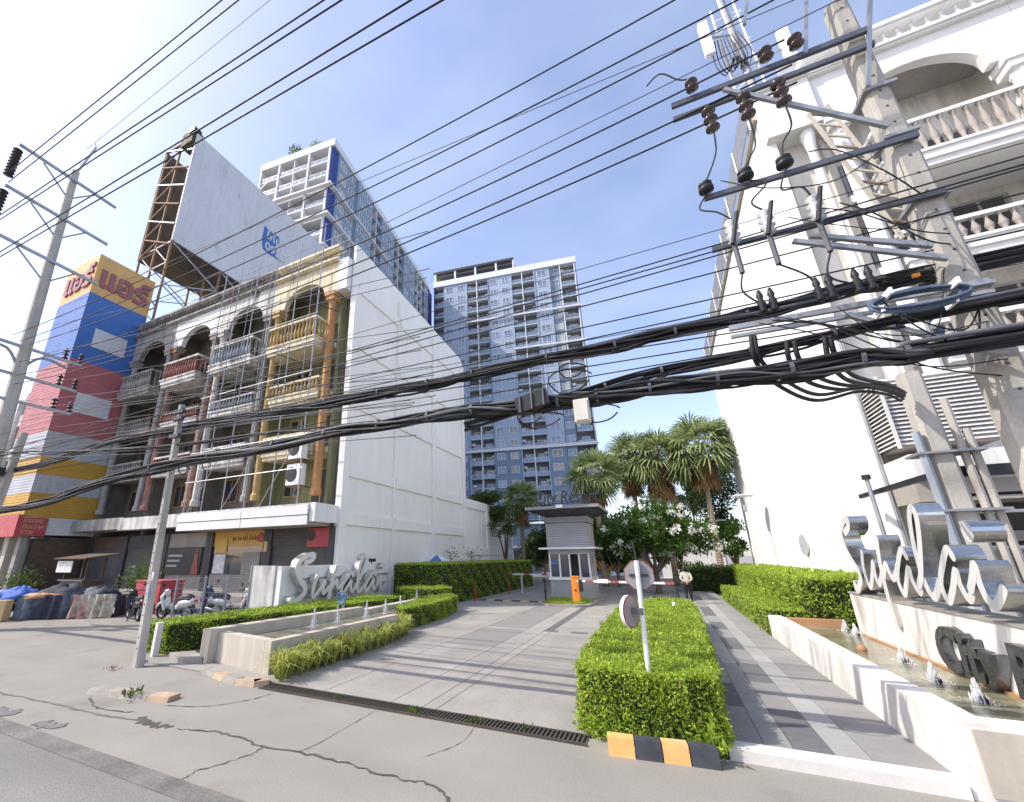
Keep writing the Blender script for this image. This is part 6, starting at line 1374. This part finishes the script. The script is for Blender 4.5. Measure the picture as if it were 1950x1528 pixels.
put('dark_sheet', drape(1.5,3.6,-.05,.95,2), K['navycloth'], st_, mw=ST, smooth=True); put('printed_cloth', drape(3.55,5.25,-.06,.95,5), K['printcloth'], st_, mw=ST, smooth=True)
put('sheet_top', lump((2.6,.9,.5),(2.5,.75,.46),0,3), K['navycloth'], st_, mw=ST, smooth=True)
put('end_cloth', MB().box(5.26,5.3,0,1.7,.05,.9), K['navycloth'], st_, mw=ST)
def heap(p, r, m, label, seed): return put('cloth_bundle', lump(p, r, 0, seed), K[m], label=label, cat='bundle', group='bundles on the street stall', smooth=True, mw=ST)
heap((1.0,.7,.75),(.75,.6,.5),'bluecloth','bright blue cloth bundle heaped on the street stall',1); heap((2.6,1.0,.8),(.9,.7,.5),'navycloth','dark cloth bundle heaped in the middle of the stall',2)
heap((.2,.9,.6),(.5,.5,.5),'paleplastic','pale plastic bundle at the left end of the stall',4); heap((4.1,1.0,.75),(.8,.6,.45),'navycloth','dark striped bundle at the right end of the stall',6); heap((2.2,.15,.9),(.7,.25,.14),'copper','red and orange folded cloth on the front of the stall',7)
cb = put('cardboard_box', MB().box(.45,1.4,-.5,-.1,.02,.82), K['cardboard'], label='tall beige cardboard box before the street stall', cat='box', mw=ST); put('flap', MB().box(.44,.62,-.51,-.501,.02,.83), K['paleyellow'], cb, mw=ST)
for i,(x,y,h) in enumerate(((-24.0,13.4,1.5),(-35.8,13.0,1.1))):
    t = thing('potted_plant', ['leafy potted plant in front of the brown shopfront','small potted plant by the pillar of the sign tower'][i], 'plant', (x,y,0))
    put('pot', MB().lathe([(.28,0),(.4,.5),(.42,.55),(.36,.56)],(x,y,0),14), K['copper' if i else 'wood'], t)
    P = rng.normal(0,1,(420,3))*[.45,.4,.35]+[x,y,h]; put('leaves', npmesh('leaves', leafquads(P, np.tile([0,-.2,.8],(420,1)), .22, .35)), LM['dark'], t); put('stem', MB().tube([(x,y,.4),(x,y,h)],.04,6), K['bark'], t)
ks = thing('food_cart', 'old wooden food cart with a small tin awning before the brown shop', 'cart', (-29.5,13.2,0))
put('cabinet', MB().box(-30.6,-28.2,12.8,13.8,.5,1.3), K['darkwood'], ks); put('counter', MB().box(-30.7,-28.1,12.7,13.9,1.301,1.37), K['darksteel'], ks)
for x in (-30.5,-28.3):
    for y in (12.9,13.7): put('post', MB().box(x-.04,x+.04,y-.04,y+.04,0,2.5), K['darkwood'], ks)
put('awning', MB().slab([(-31,12.4,2.45),(-27.6,12.4,2.45),(-27.6,14.0,2.7),(-31,14.0,2.7)],(0,0,.05)), K['darkwood'], ks); put('sign_board', MB().box(-30.9,-29.3,12.6,12.64,1.75,2.35), K['paleplastic'], ks)
ca = thing('parked_car', 'beige car parked at the left edge behind the stall', 'car', (-37.5,11.3,0))
body = [(-2.0,.35),(-1.95,.75),(-1.2,.88),(-.6,1.35),(.7,1.4),(1.3,.95),(2.05,.85),(2.15,.5),(2.1,.3)]
CM = TR(-38.0,11.2,0,.2)
put('body', MB().slab([(x,-.8,z) for x,z in body],(0,1.6,0)), K['carpaint'], ca, mw=CM)
put('window', MB().slab([(-.55,-.815,1.28),(-1.0,-.815,.92),(1.05,-.815,.97),(.62,-.815,1.32)],(0,.01,0)), K['glass'], ca, mw=CM)
for x in (-1.25,1.35):
    wq = put('wheel', MB().lathe([(.3,0),(.31,.2)],(x,-.83,.31),18,ax=(0,1,0)), K['rubber'], ca, mw=CM); put('rim', MB().lathe([(.19,0),(.1,.02)],(x,-.832,.31),12,ax=(0,-1,0)), K['galv'], wq, mw=CM)
for y in (-.6,.6): put('headlight', MB().box(2.05,2.16,y-.16,y+.16,.62,.78), K['porcelaingrey'], ca, mw=CM)
